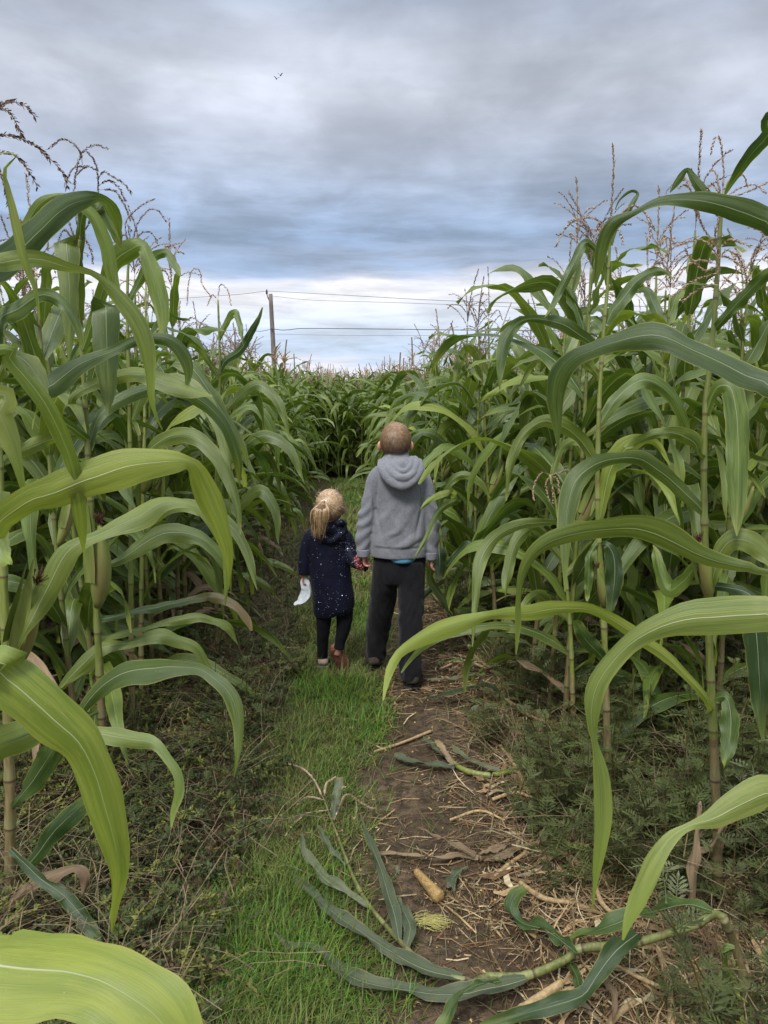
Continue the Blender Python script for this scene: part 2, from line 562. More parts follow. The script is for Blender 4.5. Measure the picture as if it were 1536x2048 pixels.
def soil_material():
    m, T, b, out = mat_new('soil')
    obj = T.n('ShaderNodeTexCoord').outputs['Object']
    n1 = T.noise(obj, 1.6, 5, 0.6)
    n2 = T.noise(obj, 22, 5, 0.7)
    n3 = T.noise(obj, 120, 3, 0.7)
    c = T.mix(T.mapr(n1, 0.35, 0.65), (0.085, 0.057, 0.034), (0.150, 0.104, 0.064))
    c = T.mix(T.mapr(n2, 0.40, 0.62), c, (0.048, 0.034, 0.023))
    c = T.mix(T.mapr(n3, 0.62, 0.72, 0, 0.5), c, (0.19, 0.145, 0.10))
    T.l(c, b.inputs['Base Color'])
    b.inputs['Roughness'].default_value = 0.92
    b.inputs['Specular IOR Level'].default_value = 0.2
    h = T.math('ADD', T.math('MULTIPLY', n2, 1.0), T.math('MULTIPLY', n3, 0.35))
    bump(T, b, h, 0.9, 0.02)
    return m


M['soil'] = soil_material()

# ------------------------------------------------------------------ field layout
def xl(y): return np.interp(y, [0, 1.5, 2.5, 4, 6, 10, 14], [-1.15, -1.2, -1.32, -1.26, -1.32, -1.42, -1.42])
def xr(y): return np.interp(y, [0, 2, 2.8, 4, 5, 6, 8, 11, 14], [1.15, 1.05, 0.88, 0.80, 0.64, 0.54, 0.42, 0.25, 0.15])
END_Y = 14.6


def build_ground():
    xs = np.concatenate([np.linspace(-600, -9, 8), np.arange(-8, -3, 0.25), np.arange(-3, 3, 0.035), np.arange(3, 8.2, 0.25), np.linspace(9, 600, 8)])
    ys = np.concatenate([np.linspace(-300, -3, 5), np.arange(-2, 1.0, 0.25), np.arange(1.0, 7, 0.035), np.arange(7, 17, 0.12), np.linspace(18, 1500, 10)])
    X, Y = np.meshgrid(xs, ys)
    Z = ground_h(X, Y)
    Z = np.where((abs(X) > 9) | (Y > 18) | (Y < -3), 0.0, Z)
    V = np.stack([X, Y, Z], -1).reshape(-1, 3)
    nx, ny = len(xs), len(ys)
    i = (np.arange(ny-1)[:, None]*nx+np.arange(nx-1)[None, :]).ravel()
    S = Soup()
    S.add(V, np.stack([i, i+1, i+nx+1, i+nx], 1), uv=V[:, :2])
    link('ground', S.mesh('ground', M['soil']), label='bare brown soil of the trodden path and the corn field', kind='structure')


build_ground()


def blades(n, xy, length, width, lean, col, segs=3, droop=0.6, az=None, lift=0.0):
    """vectorised grass blades -> V,T,C arrays ; xy (n,2)"""
    L = length; W_ = width
    az = rng.uniform(0, 2*PI, n) if az is None else az
    d = np.stack([np.cos(az), np.sin(az), np.zeros(n)], 1)
    sd_ = np.stack([-np.sin(az), np.cos(az), np.zeros(n)], 1)
    base = np.concatenate([xy, (ground_h(xy[:, 0], xy[:, 1])-0.004+lift)[:, None]], 1)
    V = []
    th = lean
    p = base.copy()
    for k in range(segs+1):
        w = W_*(1-(k/segs)**1.5)
        if k < segs:
            V.append(p - sd_*w[:, None]/2); V.append(p + sd_*w[:, None]/2)
        else:
            V.append(p)
        st = L/segs
        p = p + d*(np.sin(th)*st)[:, None] + np.array([0, 0, 1])*(np.cos(th)*st)[:, None]
        th = np.minimum(th + droop*(0.5+0.5*rng.random(n)), 1.75)
    gz = ground_h(p[:, 0], p[:, 1])
    V = np.stack(V, 1)
    V[:, :, 2] = np.maximum(V[:, :, 2], (base[:, 2])[:, None]+0.004)
    nvp = 2*segs+1
    off = np.arange(n)[:, None]*nvp
    tri = []
    for k in range(segs-1):
        tri += [(2*k, 2*k+1, 2*k+3), (2*k, 2*k+3, 2*k+2)]
    tri.append((2*segs-2, 2*segs-1, 2*segs))
    tri = np.array(tri)
    Tt = (off[:, :, None] + tri[None]).reshape(-1, 3)
    C = np.repeat(col, nvp, axis=0)
    return V.reshape(-1, 3), Tt, C


def gx_left(y): return np.interp(y, [1.2, 2.0, 3.3, 4.4, 8, 14], [-0.56, -0.52, -0.56, -0.54, -0.75, -1.0])
def gx_right(y): return np.interp(y, [1.2, 1.9, 2.3, 3.3, 4.4, 8, 14], [-0.02, 0.06, -0.06, -0.04, -0.02, -0.1, -0.2])


def build_grass():
    S = Soup()
    # main green strip
    def scatter(n, y0, y1, power, fx):
        y = y0*(y1/y0)**(rng.random(n)**power)
        x = fx(y, rng.random(n))
        return np.stack([x, y], 1)
    n = 70000
    xy = scatter(n, 1.25, 14.5, 1.0, lambda y, r: gx_left(y)-0.08+(gx_right(y)-gx_left(y)+0.16)*r)
    w = (xy[:, 0]-gx_left(xy[:, 1]))/(gx_right(xy[:, 1])-gx_left(xy[:, 1]))
    nz = fbm(np.stack([xy[:, 0]*3.2, xy[:, 1]*2.0, xy[:, 1]*0], 1), 4)
    dens = np.clip(1.15-2.2*np.abs(w-0.5)**1.5+1.0*nz, 0.05, 1)
    keep = rng.random(n) < dens
    xy = xy[keep]; n = len(xy); nz = nz[keep]
    tall = fbm(np.stack([xy[:, 0]*5, xy[:, 1]*3, xy[:, 1]*0+9], 1), 3)
    L = (0.04+0.065*rng.random(n)**1.5)*(1+1.0*np.clip(tall, -0.6, 1))
    g = np.stack([0.070+0.07*rng.random(n), 0.145+0.09*rng.random(n), 0.016+0.016*rng.random(n)], 1)
    yel = np.clip(fbm(np.stack([xy[:, 0]*2.5, xy[:, 1]*2.0, xy[:, 1]*0+33], 1), 3)*2.2+0.35+np.where(xy[:, 1] < 11, np.clip((xy[:, 1]-4.7)/2, 0, 0.6), 0.0), 0, 1)*rng.random(n)**0.8
    g = g*(1-yel[:, None])+np.array([0.20, 0.175, 0.065])*yel[:, None]
    g *= (0.6+0.8*rng.random(n))[:, None]
    feet = np.array([(-0.335, 4.33), (-0.24, 4.30), (-0.04, 4.30), (0.14, 3.98)])
    dm = np.min(np.linalg.norm(xy[:, None]-feet[None], axis=2), axis=1)
    L = np.where(dm < 0.14, L*0.4, L)
    sc = np.clip(xy[:, 1]/3, 0.9, 2.5)
    V, T, C = blades(n, xy, L*np.clip(sc, 1, 1.4), 0.0042*sc, rng.uniform(0.1, 1.35, n), g, az=rng.normal(0.6, 1.6, n), droop=0.5)
    S.add(V, t=T, c=C)
    # flattened yellowish and dry grass between the strip and the weeds, and sparse on the dirt
    n = 42000
    xy = scatter(n, 1.2, 14.5, 1.0, lambda y, r: xl(y)-0.1+(xr(y)-xl(y)+0.2)*r)
    nz = fbm(np.stack([xy[:, 0]*4, xy[:, 1]*3, xy[:, 1]*0+5], 1), 3)
    inpath = (xy[:, 0] > gx_right(xy[:, 1])) & (xy[:, 0] < gx_right(xy[:, 1])+0.6)
    far = np.clip((xy[:, 1]-5)/4, 0, 1)
    keep = rng.random(n) < np.where(inpath, 0.10+0.35*(nz > 0.25)+0.5*far, 0.65+0.3*far)
    xy = xy[keep]; n = len(xy)
    r = rng.random((n, 1))
    g = np.where(r < 0.45, np.array([[0.10, 0.14, 0.035]]), np.where(r < 0.8, np.array([[0.19, 0.165, 0.07]]), np.array([[0.22, 0.16, 0.09]])))
    g = g*(0.6+0.6*rng.random((n, 1)))
    sc = np.clip(xy[:, 1]/3, 0.9, 2.5)
    V, T, C = blades(n, xy, 0.05+0.08*rng.random(n), 0.003*sc, rng.uniform(0.5, 1.4, n), g, droop=0.4)
    S.add(V, t=T, c=C)
    link('grass', S.mesh('grass', M['veg']), label='short green and yellowing grass growing along the middle of the path', cat='grass', kind='stuff')


build_grass()


def build_litter():
    """chopped straw, stalk shreds and leaf bits on the soil"""
    S = Soup()
    n = 60000
    y = 1.2*(14.5/1.2)**rng.random(n)
    r = rng.random(n)
    lo = gx_right(y)-0.30
    hi = xr(y)+0.25
    x = lo+(hi-lo)*r**0.9
    k = rng.random(n) < 0.30
    x[k] = (xl(y)-0.3+(xr(y)-xl(y)+0.5)*rng.random(n))[k]
    nz = fbm(np.stack([x*3, y*2.2, y*0+3], 1), 4)
    wpath = np.clip((x-gx_right(y)-0.35)/0.5, 0, 1)
    keep = rng.random(n) < np.clip(0.18+0.6*wpath+1.1*nz, 0.04, 1)
    x, y = x[keep], y[keep]; n = len(x)
    L = 0.012+0.15*rng.random(n)**2.8
    w = (0.0008+0.0026*rng.random(n)**3)*np.clip(y/3, 0.9, 2)
    az = rng.uniform(0, 2*PI, n)
    bend = rng.uniform(-0.6, 0.6, n)
    V = []
    for s in (-1, 0, 1):
        a = az+bend*s
        cx = x+np.cos(az)*L*0.5*s - np.sin(az)*bend*L*0.18*(abs(s))
        cy = y+np.sin(az)*L*0.5*s + np.cos(az)*bend*L*0.18*(abs(s))
        cz = ground_h(cx, cy)+0.004+0.010*rng.random(n)
        for t in (-1, 1):
            V.append(np.stack([cx-np.sin(a)*w*t*(1.0 if s == 0 else 0.7), cy+np.cos(a)*w*t*(1.0 if s == 0 else 0.7), cz+0.001*t], 1))
    V = np.stack(V, 1).reshape(-1, 3)
    o = np.arange(n)[:, None]*6
    Q = np.concatenate([o+np.array([0, 1, 3, 2]), o+np.array([2, 3, 5, 4])])
    r = rng.random((n, 1))
    c = np.where(r < 0.45, np.array([[0.32, 0.215, 0.11]]), np.where(r < 0.8, np.array([[0.17, 0.105, 0.055]]), np.array([[0.46, 0.37, 0.22]])))
    c = c*(0.4+0.8*rng.random((n, 1)))
    S.add(V, Q, c=np.repeat(c, 6, axis=0))
    # long shreds and flat husk pieces heaped along the right of the path
    for n, l0, l1, w0, w1, hh in ((2600, 0.06, 0.26, 0.0010, 0.0028, 0.05), (420, 0.05, 0.17, 0.004, 0.013, 0.03)):
        y = 1.45*(7.0/1.45)**rng.random(n)
        x = gx_right(y)+0.30+(xr(y)-gx_right(y)-0.20)*rng.beta(2.2, 1.5, n)
        az = rng.normal(1.2, 0.9, n); L = rng.uniform(l0, l1, n); w = rng.uniform(w0, w1, n); bend = rng.normal(0, 0.5, n); lift = rng.random(n)**2*hh
        V = []
        for k, t in enumerate((-1, -0.33, 0.33, 1)):
            a = az+bend*t
            cx = x+np.cos(az)*L*0.5*t-np.sin(az)*bend*L*0.2*t*t; cy = y+np.sin(az)*L*0.5*t+np.cos(az)*bend*L*0.2*t*t
            cz = ground_h(cx, cy)+0.004+lift*rng.uniform(0.2, 1, n)
            ww = w*(0.4 if abs(t) == 1 else 1.0); tl_ = rng.uniform(-0.6, 0.6, n)
            for sg in (-1, 1):
                V.append(np.stack([cx-np.sin(a)*ww*sg, cy+np.cos(a)*ww*sg, cz+ww*sg*tl_], 1))
        V = np.stack(V, 1).reshape(-1, 3)
        o = np.arange(n)[:, None]*8
        Q = np.concatenate([o+np.array([2*k, 2*k+1, 2*k+3, 2*k+2]) for k in range(3)])
        r = rng.random((n, 1))
        c = np.where(r < 0.55, np.array([[0.36, 0.25, 0.13]]), np.where(r < 0.8, np.array([[0.20, 0.12, 0.065]]), np.array([[0.48, 0.40, 0.25]])))*(0.5+0.7*rng.random((n, 1)))
        S.add(V, Q, c=np.repeat(c, 8, axis=0))
    # crumbs of soil and kernels
    n = 5000
    y = 1.2*(8/1.2)**rng.random(n); x = gx_right(y)-0.05+0.9*rng.random(n)
    z = ground_h(x, y)+0.002
    s = 0.002+0.005*rng.random(n)**2
    B = np.array([[1, 0, 0], [0, 1, 0], [-1, 0, 0], [0, -1, 0], [0, 0, 0.9], [0, 0, -0.6]])
    V = np.stack([x, y, z], 1)[:, None, :]+B[None]*s[:, None, None]*(0.7+0.6*rng.random((n, 6, 1)))
    o = np.arange(n)[:, None, None]*6
    Tt = (o+np.array([[0, 1, 4], [1, 2, 4], [2, 3, 4], [3, 0, 4]])[None]).reshape(-1, 3)
    c = np.where(rng.random((n, 1)) < 0.12, np.array([[0.45, 0.32, 0.12]]), np.array([[0.085, 0.06, 0.042]]))*(0.6+0.6*rng.random((n, 1)))
    S.add(V.reshape(-1, 3), t=Tt, c=np.repeat(c, 6, axis=0))
    link('straw_litter', S.mesh('straw_litter', M['litter']), label='dry straw shreds and chopped stalk bits strewn over the dirt path', cat='straw', kind='stuff')


build_litter()


# ---- weeds: prototypes as arrays, scattered into one mesh per side
def weed_feather(h, nl, leaf, cg):
    """mugwort-like stem with pinnate leaves"""
    V = []; T = []; C = []
    def tri_quad(a, b, c, d, col):
        o = len(V)
        V.extend([a, b, c, d]); T.extend([(o, o+1, o+2), (o, o+2, o+3)]); C.extend([col]*4)
    lean = rng.uniform(0, 0.45); la = rng.uniform(0, 2*PI)
    stem = lambda t: np.array([math.cos(la)*lean*h*t*t, math.sin(la)*lean*h*t*t, h*t*(1-0.1*t)])
    sc = np.array(cg)
    for k in range(4):
        a, b = stem(k/4), stem((k+1)/4)
        w = 0.0016
        tri_quad(a+[w, 0, 0], a-[w, 0, 0], b-[w, 0, 0], b+[w, 0, 0], sc*[1.3, 0.9, 0.8])
        tri_quad(a+[0, w, 0], a-[0, w, 0], b-[0, w, 0], b+[0, w, 0], sc*[1.3, 0.9, 0.8])
    az = rng.uniform(0, 6)
    for i in range(nl):
        t = 0.12+0.88*i/nl
        p = stem(t)
        az += 2.4
        L = leaf*(0.6+0.5*rng.random())*(1.15-0.5*t)
        d = np.array([math.cos(az), math.sin(az), rng.uniform(0.0, 0.7)]); d = d/np.linalg.norm(d)
        sdv = np.array([-math.sin(az), math.cos(az), 0])
        drp = rng.uniform(0.2, 0.9)
        col = sc*(0.75+0.5*rng.random())
        nl2 = 5
        for j in range(nl2+1):
            s = (j+0.6)/(nl2+0.6)
            q = p+d*L*s-np.array([0, 0, drp*L*s*s*0.6])
            if j < nl2:
                ll = L*0.42*math.sin(PI*(0.25+0.65*s))
                for sg in (-1, 1):
                    dd = unit(d*0.75+sdv*sg)*ll
                    pw = d*ll*0.17
                    tri_quad(q-pw*0.5, q+dd*0.6-pw*0.8, q+dd, q+dd*0.55+pw*1.0, col)
            else:
                pw = sdv*L*0.05
                tri_quad(q-d*L*0.2, q+pw, q+d*L*0.18, q-pw, col)
        a = p; b = p+d*L*0.5-np.array([0, 0, drp*L*0.15]); e = p+d*L-np.array([0, 0, drp*L*0.6])
        w = sdv*0.0012
        tri_quad(a-w, a+w, b+w, b-w, col); tri_quad(b-w, b+w, e+w, e-w, col)
    return np.array(V), np.array(T), np.array(C)


def weed_small(h, nl, leaf, cg, cl):
    """thin flopping stem with many small leaves or seed clusters"""
    V = []; T = []; C = []
    def quad(a, b, c, d, col):
        o = len(V)
        V.extend([a, b, c, d]); T.extend([(o, o+1, o+2), (o, o+2, o+3)]); C.extend([col]*4)
    nb = rng.integers(2, 5)
    cg = np.array(cg); cl = np.array(cl)
    for bi in range(nb):
        la = rng.uniform(0, 2*PI); lean = rng.uniform(0.3, 1.6); hh = h*rng.uniform(0.6, 1)
        stem = lambda t: np.array([math.cos(la)*lean*hh*t**1.3, math.sin(la)*lean*hh*t**1.3, hh*(t-0.55*t*t)*1.3])
        for k in range(4):
            a, b = stem(k/4), stem((k+1)/4)
            w = np.array([-math.sin(la), math.cos(la), 0])*0.0013
            quad(a+w, a-w, b-w, b+w, cg*1.1)
        m = int(nl/nb)
        for i in range(m):
            t = 0.15+0.85*(i+rng.random())/m
            p = stem(t)
            a = rng.uniform(0, 2*PI)
            d = np.array([math.cos(a), math.sin(a), rng.uniform(-0.3, 0.9)])*leaf*(0.5+0.8*rng.random())*(1.2-0.6*t)
            s_ = np.array([-math.sin(a), math.cos(a), rng.uniform(-0.4, 0.4)])*leaf*0.2
            quad(p, p+d*0.5+s_, p+d, p+d*0.5-s_, cl*(0.65+0.7*rng.random()))
    return np.array(V), np.array(T), np.array(C)


def weed_stems(h, cg):
    V = []; T = []; C = []
    for k in range(5):
        la = rng.uniform(0, 2*PI); lean = rng.uniform(0.2, 2.0)
        w = np.array([-math.sin(la), math.cos(la), 0])*0.0013
        pr = np.zeros(3)
        for j in range(1, 5):
            t = j/4
            q = np.array([math.cos(la)*lean*h*t, math.sin(la)*lean*h*t, h*(t-0.5*t*t)*1.4])+rng.normal(0, 0.01, 3)
            o = len(V)
            V.extend([pr-w, pr+w, q+w, q-w]); T.extend([(o, o+1, o+2), (o, o+2, o+3)])
            C.extend([np.array(cg)*(0.7+0.5*rng.random())]*4)
            pr = q
    return np.array(V), np.array(T), np.array(C)


def scatter_protos(S, protos, weights, xy, smin, smax, zoff=-0.005, tint=0.3):
    n = len(xy)
    ids = rng.choice(len(protos), n, p=np.array(weights)/sum(weights))
    z = ground_h(xy[:, 0], xy[:, 1])+zoff
    for k, (V, T, C) in enumerate(protos):
        idx = np.where(ids == k)[0]
        if not len(idx):
            continue
        a = rng.uniform(0, 2*PI, len(idx)); s = rng.uniform(smin, smax, len(idx))
        ca, sa = np.cos(a)*s, np.sin(a)*s
        X = V[None, :, 0]*ca[:, None]-V[None, :, 1]*sa[:, None]+xy[idx, 0][:, None]
        Y = V[None, :, 0]*sa[:, None]+V[None, :, 1]*ca[:, None]+xy[idx, 1][:, None]
        Z = np.maximum(V[None, :, 2]*s[:, None], 0.002)+z[idx][:, None]
        VV = np.stack([X, Y, Z], -1).reshape(-1, 3)
        TT = (np.arange(len(idx))[:, None, None]*len(V)+T[None]).reshape(-1, 3)
        CC = (C[None]*(1-tint/2+tint*rng.random((len(idx), 1, 1)))).reshape(-1, 3)
        S.add(VV, t=TT, c=np.clip(CC, 0, 1))


def build_weeds():
    fe = [weed_feather(rng.uniform(0.22, 0.5), int(rng.integers(9, 15)), rng.uniform(0.07, 0.12), (0.090, 0.108, 0.034)) for _ in range(7)]
    fe += [weed_feather(rng.uniform(0.2, 0.4), 11, 0.09, (0.070, 0.092, 0.024)) for _ in range(4)]
    pale = [weed_feather(0.42, 13, 0.11, (0.16, 0.18, 0.085))]
    sm_y = [weed_small(0.26, 70, 0.022, (0.11, 0.09, 0.04), (0.16, 0.175, 0.035)) for _ in range(4)]
    sm_g = [weed_small(0.20, 60, 0.026, (0.10, 0.08, 0.04), (0.065, 0.088, 0.028)) for _ in range(5)]
    sm_r = [weed_small(0.20, 60, 0.018, (0.13, 0.08, 0.05), (0.11, 0.07, 0.038)) for _ in range(4)]
    st = [weed_stems(0.24, (0.24, 0.18, 0.105)) for _ in range(4)]
    S = Soup()
    # left: low dark tangle
    n = 6200
    y = 1.3*(13/1.3)**rng.random(n); e = gx_left(y)+0.06
    lo = xl(y)-0.9
    x = e-(e-lo)*rng.random(n)**0.85
    xy = np.stack([x, y], 1)
    wts = [1.2]*2+[2.2]*4+[4]*5+[3.4]*4+[2.0]*4
    scatter_protos(S, [fe[7], fe[8]]+sm_y+sm_g+sm_r+st, wts, xy, 0.55, 1.15)
    link('weeds', S.mesh('weeds_left', M['veg'], smooth=False), label='low dark tangle of brown and green weeds left of the grass strip', cat='weeds', kind='stuff')
    S = Soup()
    n = 3600
    y = 1.25*(13/1.25)**rng.random(n); e = xr(y)-0.42
    x = e+(1.55)*rng.random(n)**0.8
    k = (y > 3.6) & (x < xr(y)-0.15)
    k2 = (x < 0.50) & (y > 1.6) & (rng.random(n) < 0.5)
    k3 = (x > 0.2) & (y < 2.50-0.25*x) & (rng.random(n) < 0.85)       # trampled down round the fallen plant
    xy = np.stack([x, y], 1)[~(k | k2 | k3)]
    wts = [3]*11+[2.5]+[0.8]*4+[1.5]*5+[4.0]*4
    scatter_protos(S, fe+pale+sm_y+sm_g+st, wts, xy, 0.6, 1.35)
    link('weeds', S.mesh('weeds_right', M['veg'], smooth=False), label='dense feathery grey-green weeds under the corn right of the dirt path', cat='weeds', kind='stuff')


build_weeds()

# ------------------------------------------------------------------ corn library
def leaf_shape(kind, r):
    """local leaf: grows from the origin towards +X. returns function n -> (C, S, hw)"""
    if kind == 'top':
        L = r.uniform(0.40, 0.60); th0 = r.uniform(0.35, 0.7); th1 = r.uniform(1.3, 2.3); p = r.uniform(1.6, 2.6); W_ = r.uniform(0.028, 0.038)
    elif kind == 'mid':
        L = r.uniform(0.8, 1.05); th0 = r.uniform(0.35, 0.7); th1 = r.uniform(2.1, 2.9); p = r.uniform(1.0, 1.7); W_ = r.uniform(0.031, 0.048)
    else:
        L = r.uniform(0.6, 0.9); th0 = r.uniform(0.6, 1.0); th1 = r.uniform(2.3, 3.0); p = r.uniform(0.7, 1.2); W_ = r.uniform(0.030, 0.042)
    kink = r.uniform(0.25, 0.7) if r.random() < 0.6 else None
    kang = r.uniform(0.6, 1.5)
    w1, w2, w3, w4 = r.uniform(0.05, 0.35), r.uniform(4, 9), r.uniform(0, 6), r.uniform(0, 6)
    drift = r.uniform(-0.5, 0.5); tw = r.uniform(-1.9, 1.9); tw2 = r.uniform(-0.7, 0.7)
    ruf = r.uniform(0.006, 0.016); rf = r.uniform(4, 8); ph = r.uniform(0, 6)

    def f(n):
        m = 60
        s = np.linspace(0, 1, m)
        th = th0+(th1-th0)*s**p
        if kink:
            th = th + kang/(1+np.exp(-(s-kink)*40)) - 0.35*kang*s
        th = th + w1*np.sin(s*w2+w3)*s
        th = np.minimum(th, 3.08)
        az = drift*s**1.5 + w1*np.sin(s*w2*0.8+w4)*s
        d = np.stack([np.sin(th)*np.cos(az), np.sin(th)*np.sin(az), np.cos(th)], 1)
        C = np.concatenate([[np.zeros(3)], np.cumsum(d[:-1]*L/(m-1), axis=0)])
        side = np.stack([-np.sin(az), np.cos(az), np.zeros(m)], 1)
        nrm = np.cross(side, d)
        a = tw*s**1.5 + tw2*np.sin(s*5)
        S_ = side*np.cos(a)[:, None]+nrm*np.sin(a)[:, None]
        hw = W_*np.clip(np.minimum(0.35+s*5.5, 1), 0, 1)*np.clip(1-((s-0.3)/0.7).clip(0, 1)**2.2, 0.0, 1)+0.0006
        ss = np.linspace(0, 1, n)
        ip = lambda A: np.stack([np.interp(ss, s, A[:, j]) for j in range(3)], 1)
        return ip(C), ip(S_), np.interp(ss, s, hw)
    return f, ruf, rf, ph


LIB = {}
for kind, cnt in (('top', 20), ('mid', 40), ('low', 20)):
    LIB[kind] = []
    for i in range(cnt):
        f, ruf, rf, ph = leaf_shape(kind, rng)
        hi = leaf_arrays(*f(18), nW=4, fold=0.22, ruf=ruf, ruf_f=rf, ph=ph)
        lo = leaf_arrays(*f(9), nW=2, fold=0.25, ruf=ruf*0.8, ruf_f=rf, ph=ph)
        me = {}
        for mk in (('leaf', 'leaf_yel', 'leaf_blue') if kind != 'low' else ('leaf', 'leaf_dry', 'leaf_yel', 'leaf_blue')):
            S = Soup(); S.add(hi[0], hi[1], uv=hi[2])
            me[mk] = S.mesh('corn_leaf', M[mk])
        LIB[kind].append((me, lo))


def branch(S, C, spk=0.011, gap=0.0065, r=0.0011, rnd=None, col=(1, 1, 1), dens=2):
    """a tassel branch: thin axis with pointed spikelets"""
    rnd = rnd or rng
    V, Q, T, UV = tube_arrays(C, np.linspace(r, r*0.5, len(C)), 3, cap=False)
    S.add(V, Q, c=col)
    L = np.concatenate([[0], np.cumsum(np.linalg.norm(np.diff(C, axis=0), axis=1))])
    Tn = tangents(C)
    n = max(3, int(L[-1]/gap))
    for k in range(n):
        s = L[-1]*(0.10+0.90*(k+0.3)/n)
        p = np.array([np.interp(s, L, C[:, j]) for j in range(3)])
        t = unit(np.array([np.interp(s, L, Tn[:, j]) for j in range(3)]))
        for m in range(dens):
            a = unit(rnd.normal(0, 1, 3)); a = unit(a-a.dot(t)*t)
            d = unit(t*1.0+a*rnd.uniform(0.35, 0.8))
            b = np.cross(d, a)*spk*0.25
            q = p+d*spk*rnd.uniform(0.75, 1.2)
            mid = p+d*spk*0.45
            S.add([p, mid+b, q, mid-b], [(0, 1, 2, 3)], c=col)


def tassel_curves(r, nb=None, h=0.30):
    cs = []
    nb = nb or int(r.integers(6, 12))
    bend = r.normal(0, 0.05, 2)
    t = np.linspace(0, 1, 9)
    main = np.stack([bend[0]*t**2, bend[1]*t**2, h*t], 1)
    if r.random() < 0.35:
        la = r.uniform(0, 2*PI)
        main[:, 0] += math.cos(la)*0.14*t**3; main[:, 1] += math.sin(la)*0.14*t**3; main[:, 2] -= 0.12*t**4
    cs.append(main)
    for k in range(nb):
        z0 = h*(0.02+0.42*k/nb)
        az = r.uniform(0, 2*PI); L = r.uniform(0.13, 0.24)*(1-0.3*k/nb)
        th = r.uniform(0.3, 0.7); dth = r.uniform(0.6, 2.2)
        m = 10
        p = np.array([0, 0, z0]); pts = [p]
        for j in range(m):
            a = th+dth*(j/m)**1.3
            p = p+np.array([math.cos(az)*math.sin(a), math.sin(az)*math.sin(a), math.cos(a)])*L/m
            pts.append(p)
        cs.append(np.array(pts))
    return cs


TAS = []
for i in range(8):
    cs = tassel_curves(rng)
    S = Soup()
    for j, c in enumerate(cs):
        branch(S, c, spk=0.012 if j else 0.013, gap=0.008, dens=2 if j else 3)
    Sl = Soup()
    for j, c in enumerate(cs):
        cc = c[::3] if j else c[::2]
        w = 0.0075 if j else 0.010
        for ax in ((1, 0, 0), (0, 1, 0)):
            V = np.stack([cc-np.array(ax)*w*np.linspace(0.5, 1, len(cc))[:, None], cc+np.array(ax)*w*np.linspace(1, 0.4, len(cc))[:, None]], 1).reshape(-1, 3)
            n = len(cc)
            ii = np.arange(n-1)*2
            Sl.add(V, np.stack([ii, ii+1, ii+3, ii+2], 1))
            if j: break
    TAS.append((S.mesh('corn_tassel', M['tassel'], smooth=False), S.mesh('corn_tassel_dark', M['tassel_dark'], smooth=False),
                (np.concatenate(Sl.v), np.concatenate(Sl.q))))


def stalk_curve(h, lx, ly, n=24, wob=0.01, seed=0):
    t = np.linspace(0, 1, n)
    r = np.random.default_rng(seed)
    a, b = r.uniform(0, 6, 2)
    return np.stack([lx*t**1.4+wob*np.sin(t*5+a)-wob*math.sin(a), ly*t**1.4+wob*np.sin(t*4+b)-wob*math.sin(b), h*t], 1)


def stalk_mesh(C, mats=('stalk', 'stalk_low'), r0=0.0135, r1=0.0045, ns=8, name='corn_stalk'):
    """tube with nodes; lower third brownish"""
    n = 64
    C2 = catmull(C, n)
    L = np.concatenate([[0], np.cumsum(np.linalg.norm(np.diff(C2, axis=0), axis=1))])
    t = L/L[-1]
    r = r0+(r1-r0)*t**1.2
    ph = (L % 0.165)/0.165
    r = r*(1+0.16*np.exp(-((ph-0.5)/0.06)**2)) * (1+0.10*(ph > 0.5))
    V, Q, T, UV = tube_arrays(C2, r, ns)
    S = Soup(); S.add(V, Q, T, UV)
    me = S.mesh(name)
    me.materials.append(M[mats[0]]); me.materials.append(M[mats[1]])
    idx = np.zeros(len(me.polygons), np.int32)
    low = Q.min(1)//ns < int(n*0.26)
    idx[:len(low)] = low
    me.polygons.foreach_set('material_index', idx)
    return me


STK = []
for i in range(8):
    C = stalk_curve(2.0, rng.normal(0, 0.07), rng.normal(0, 0.07), seed=i)
    STK.append((stalk_mesh(C), C))

# ears
def ear_meshes():
    z = np.linspace(0, 0.24, 12)
    prof = np.array([0.010, 0.017, 0.023, 0.026, 0.0275, 0.027, 0.0255, 0.023, 0.019, 0.014, 0.009, 0.004])
    C = np.stack([0.02*np.sin(z*8), 0*z, z], 1)
    V, Q, T, UV = tube_arrays(C, prof, 10)
    S = Soup(); S.add(V, Q, T, UV)
    for k in range(3):                      # loose husk leaf tips
        a = k*2.1
        c = np.stack([np.cos(a)*(0.022-0.01*np.linspace(0, 1, 6)), np.sin(a)*(0.022-0.01*np.linspace(0, 1, 6)), np.linspace(0.08, 0.27+0.02*k, 6)], 1)
        Sd = np.broadcast_to(np.array([-math.sin(a), math.cos(a), 0]), (6, 3))
        v, q, uv = leaf_arrays(c, Sd, np.array([0.016, 0.019, 0.017, 0.012, 0.006, 0.001]), nW=2, fold=0.3)
        S.add(v, q, uv=uv)
    husk = S.mesh('corn_husk', M['husk'])
    S = Soup()
    for k in range(26):
        a = rng.uniform(0, 2*PI); rr = rng.uniform(0.2, 1)*0.022
        c = np.array([[0.018, 0, 0.225], [0.02+math.cos(a)*rr*0.5, math.sin(a)*rr*0.5, 0.25], [0.02+math.cos(a)*rr, math.sin(a)*rr, 0.25+rng.uniform(-0.01, 0.025)]])
        V, Q, T, UV = tube_arrays(c, 0.0016, 3, cap=False)
        S.add(V, Q)
    return husk, S.mesh('corn_silk', M['silk'])


HUSK, SILK = ear_meshes()


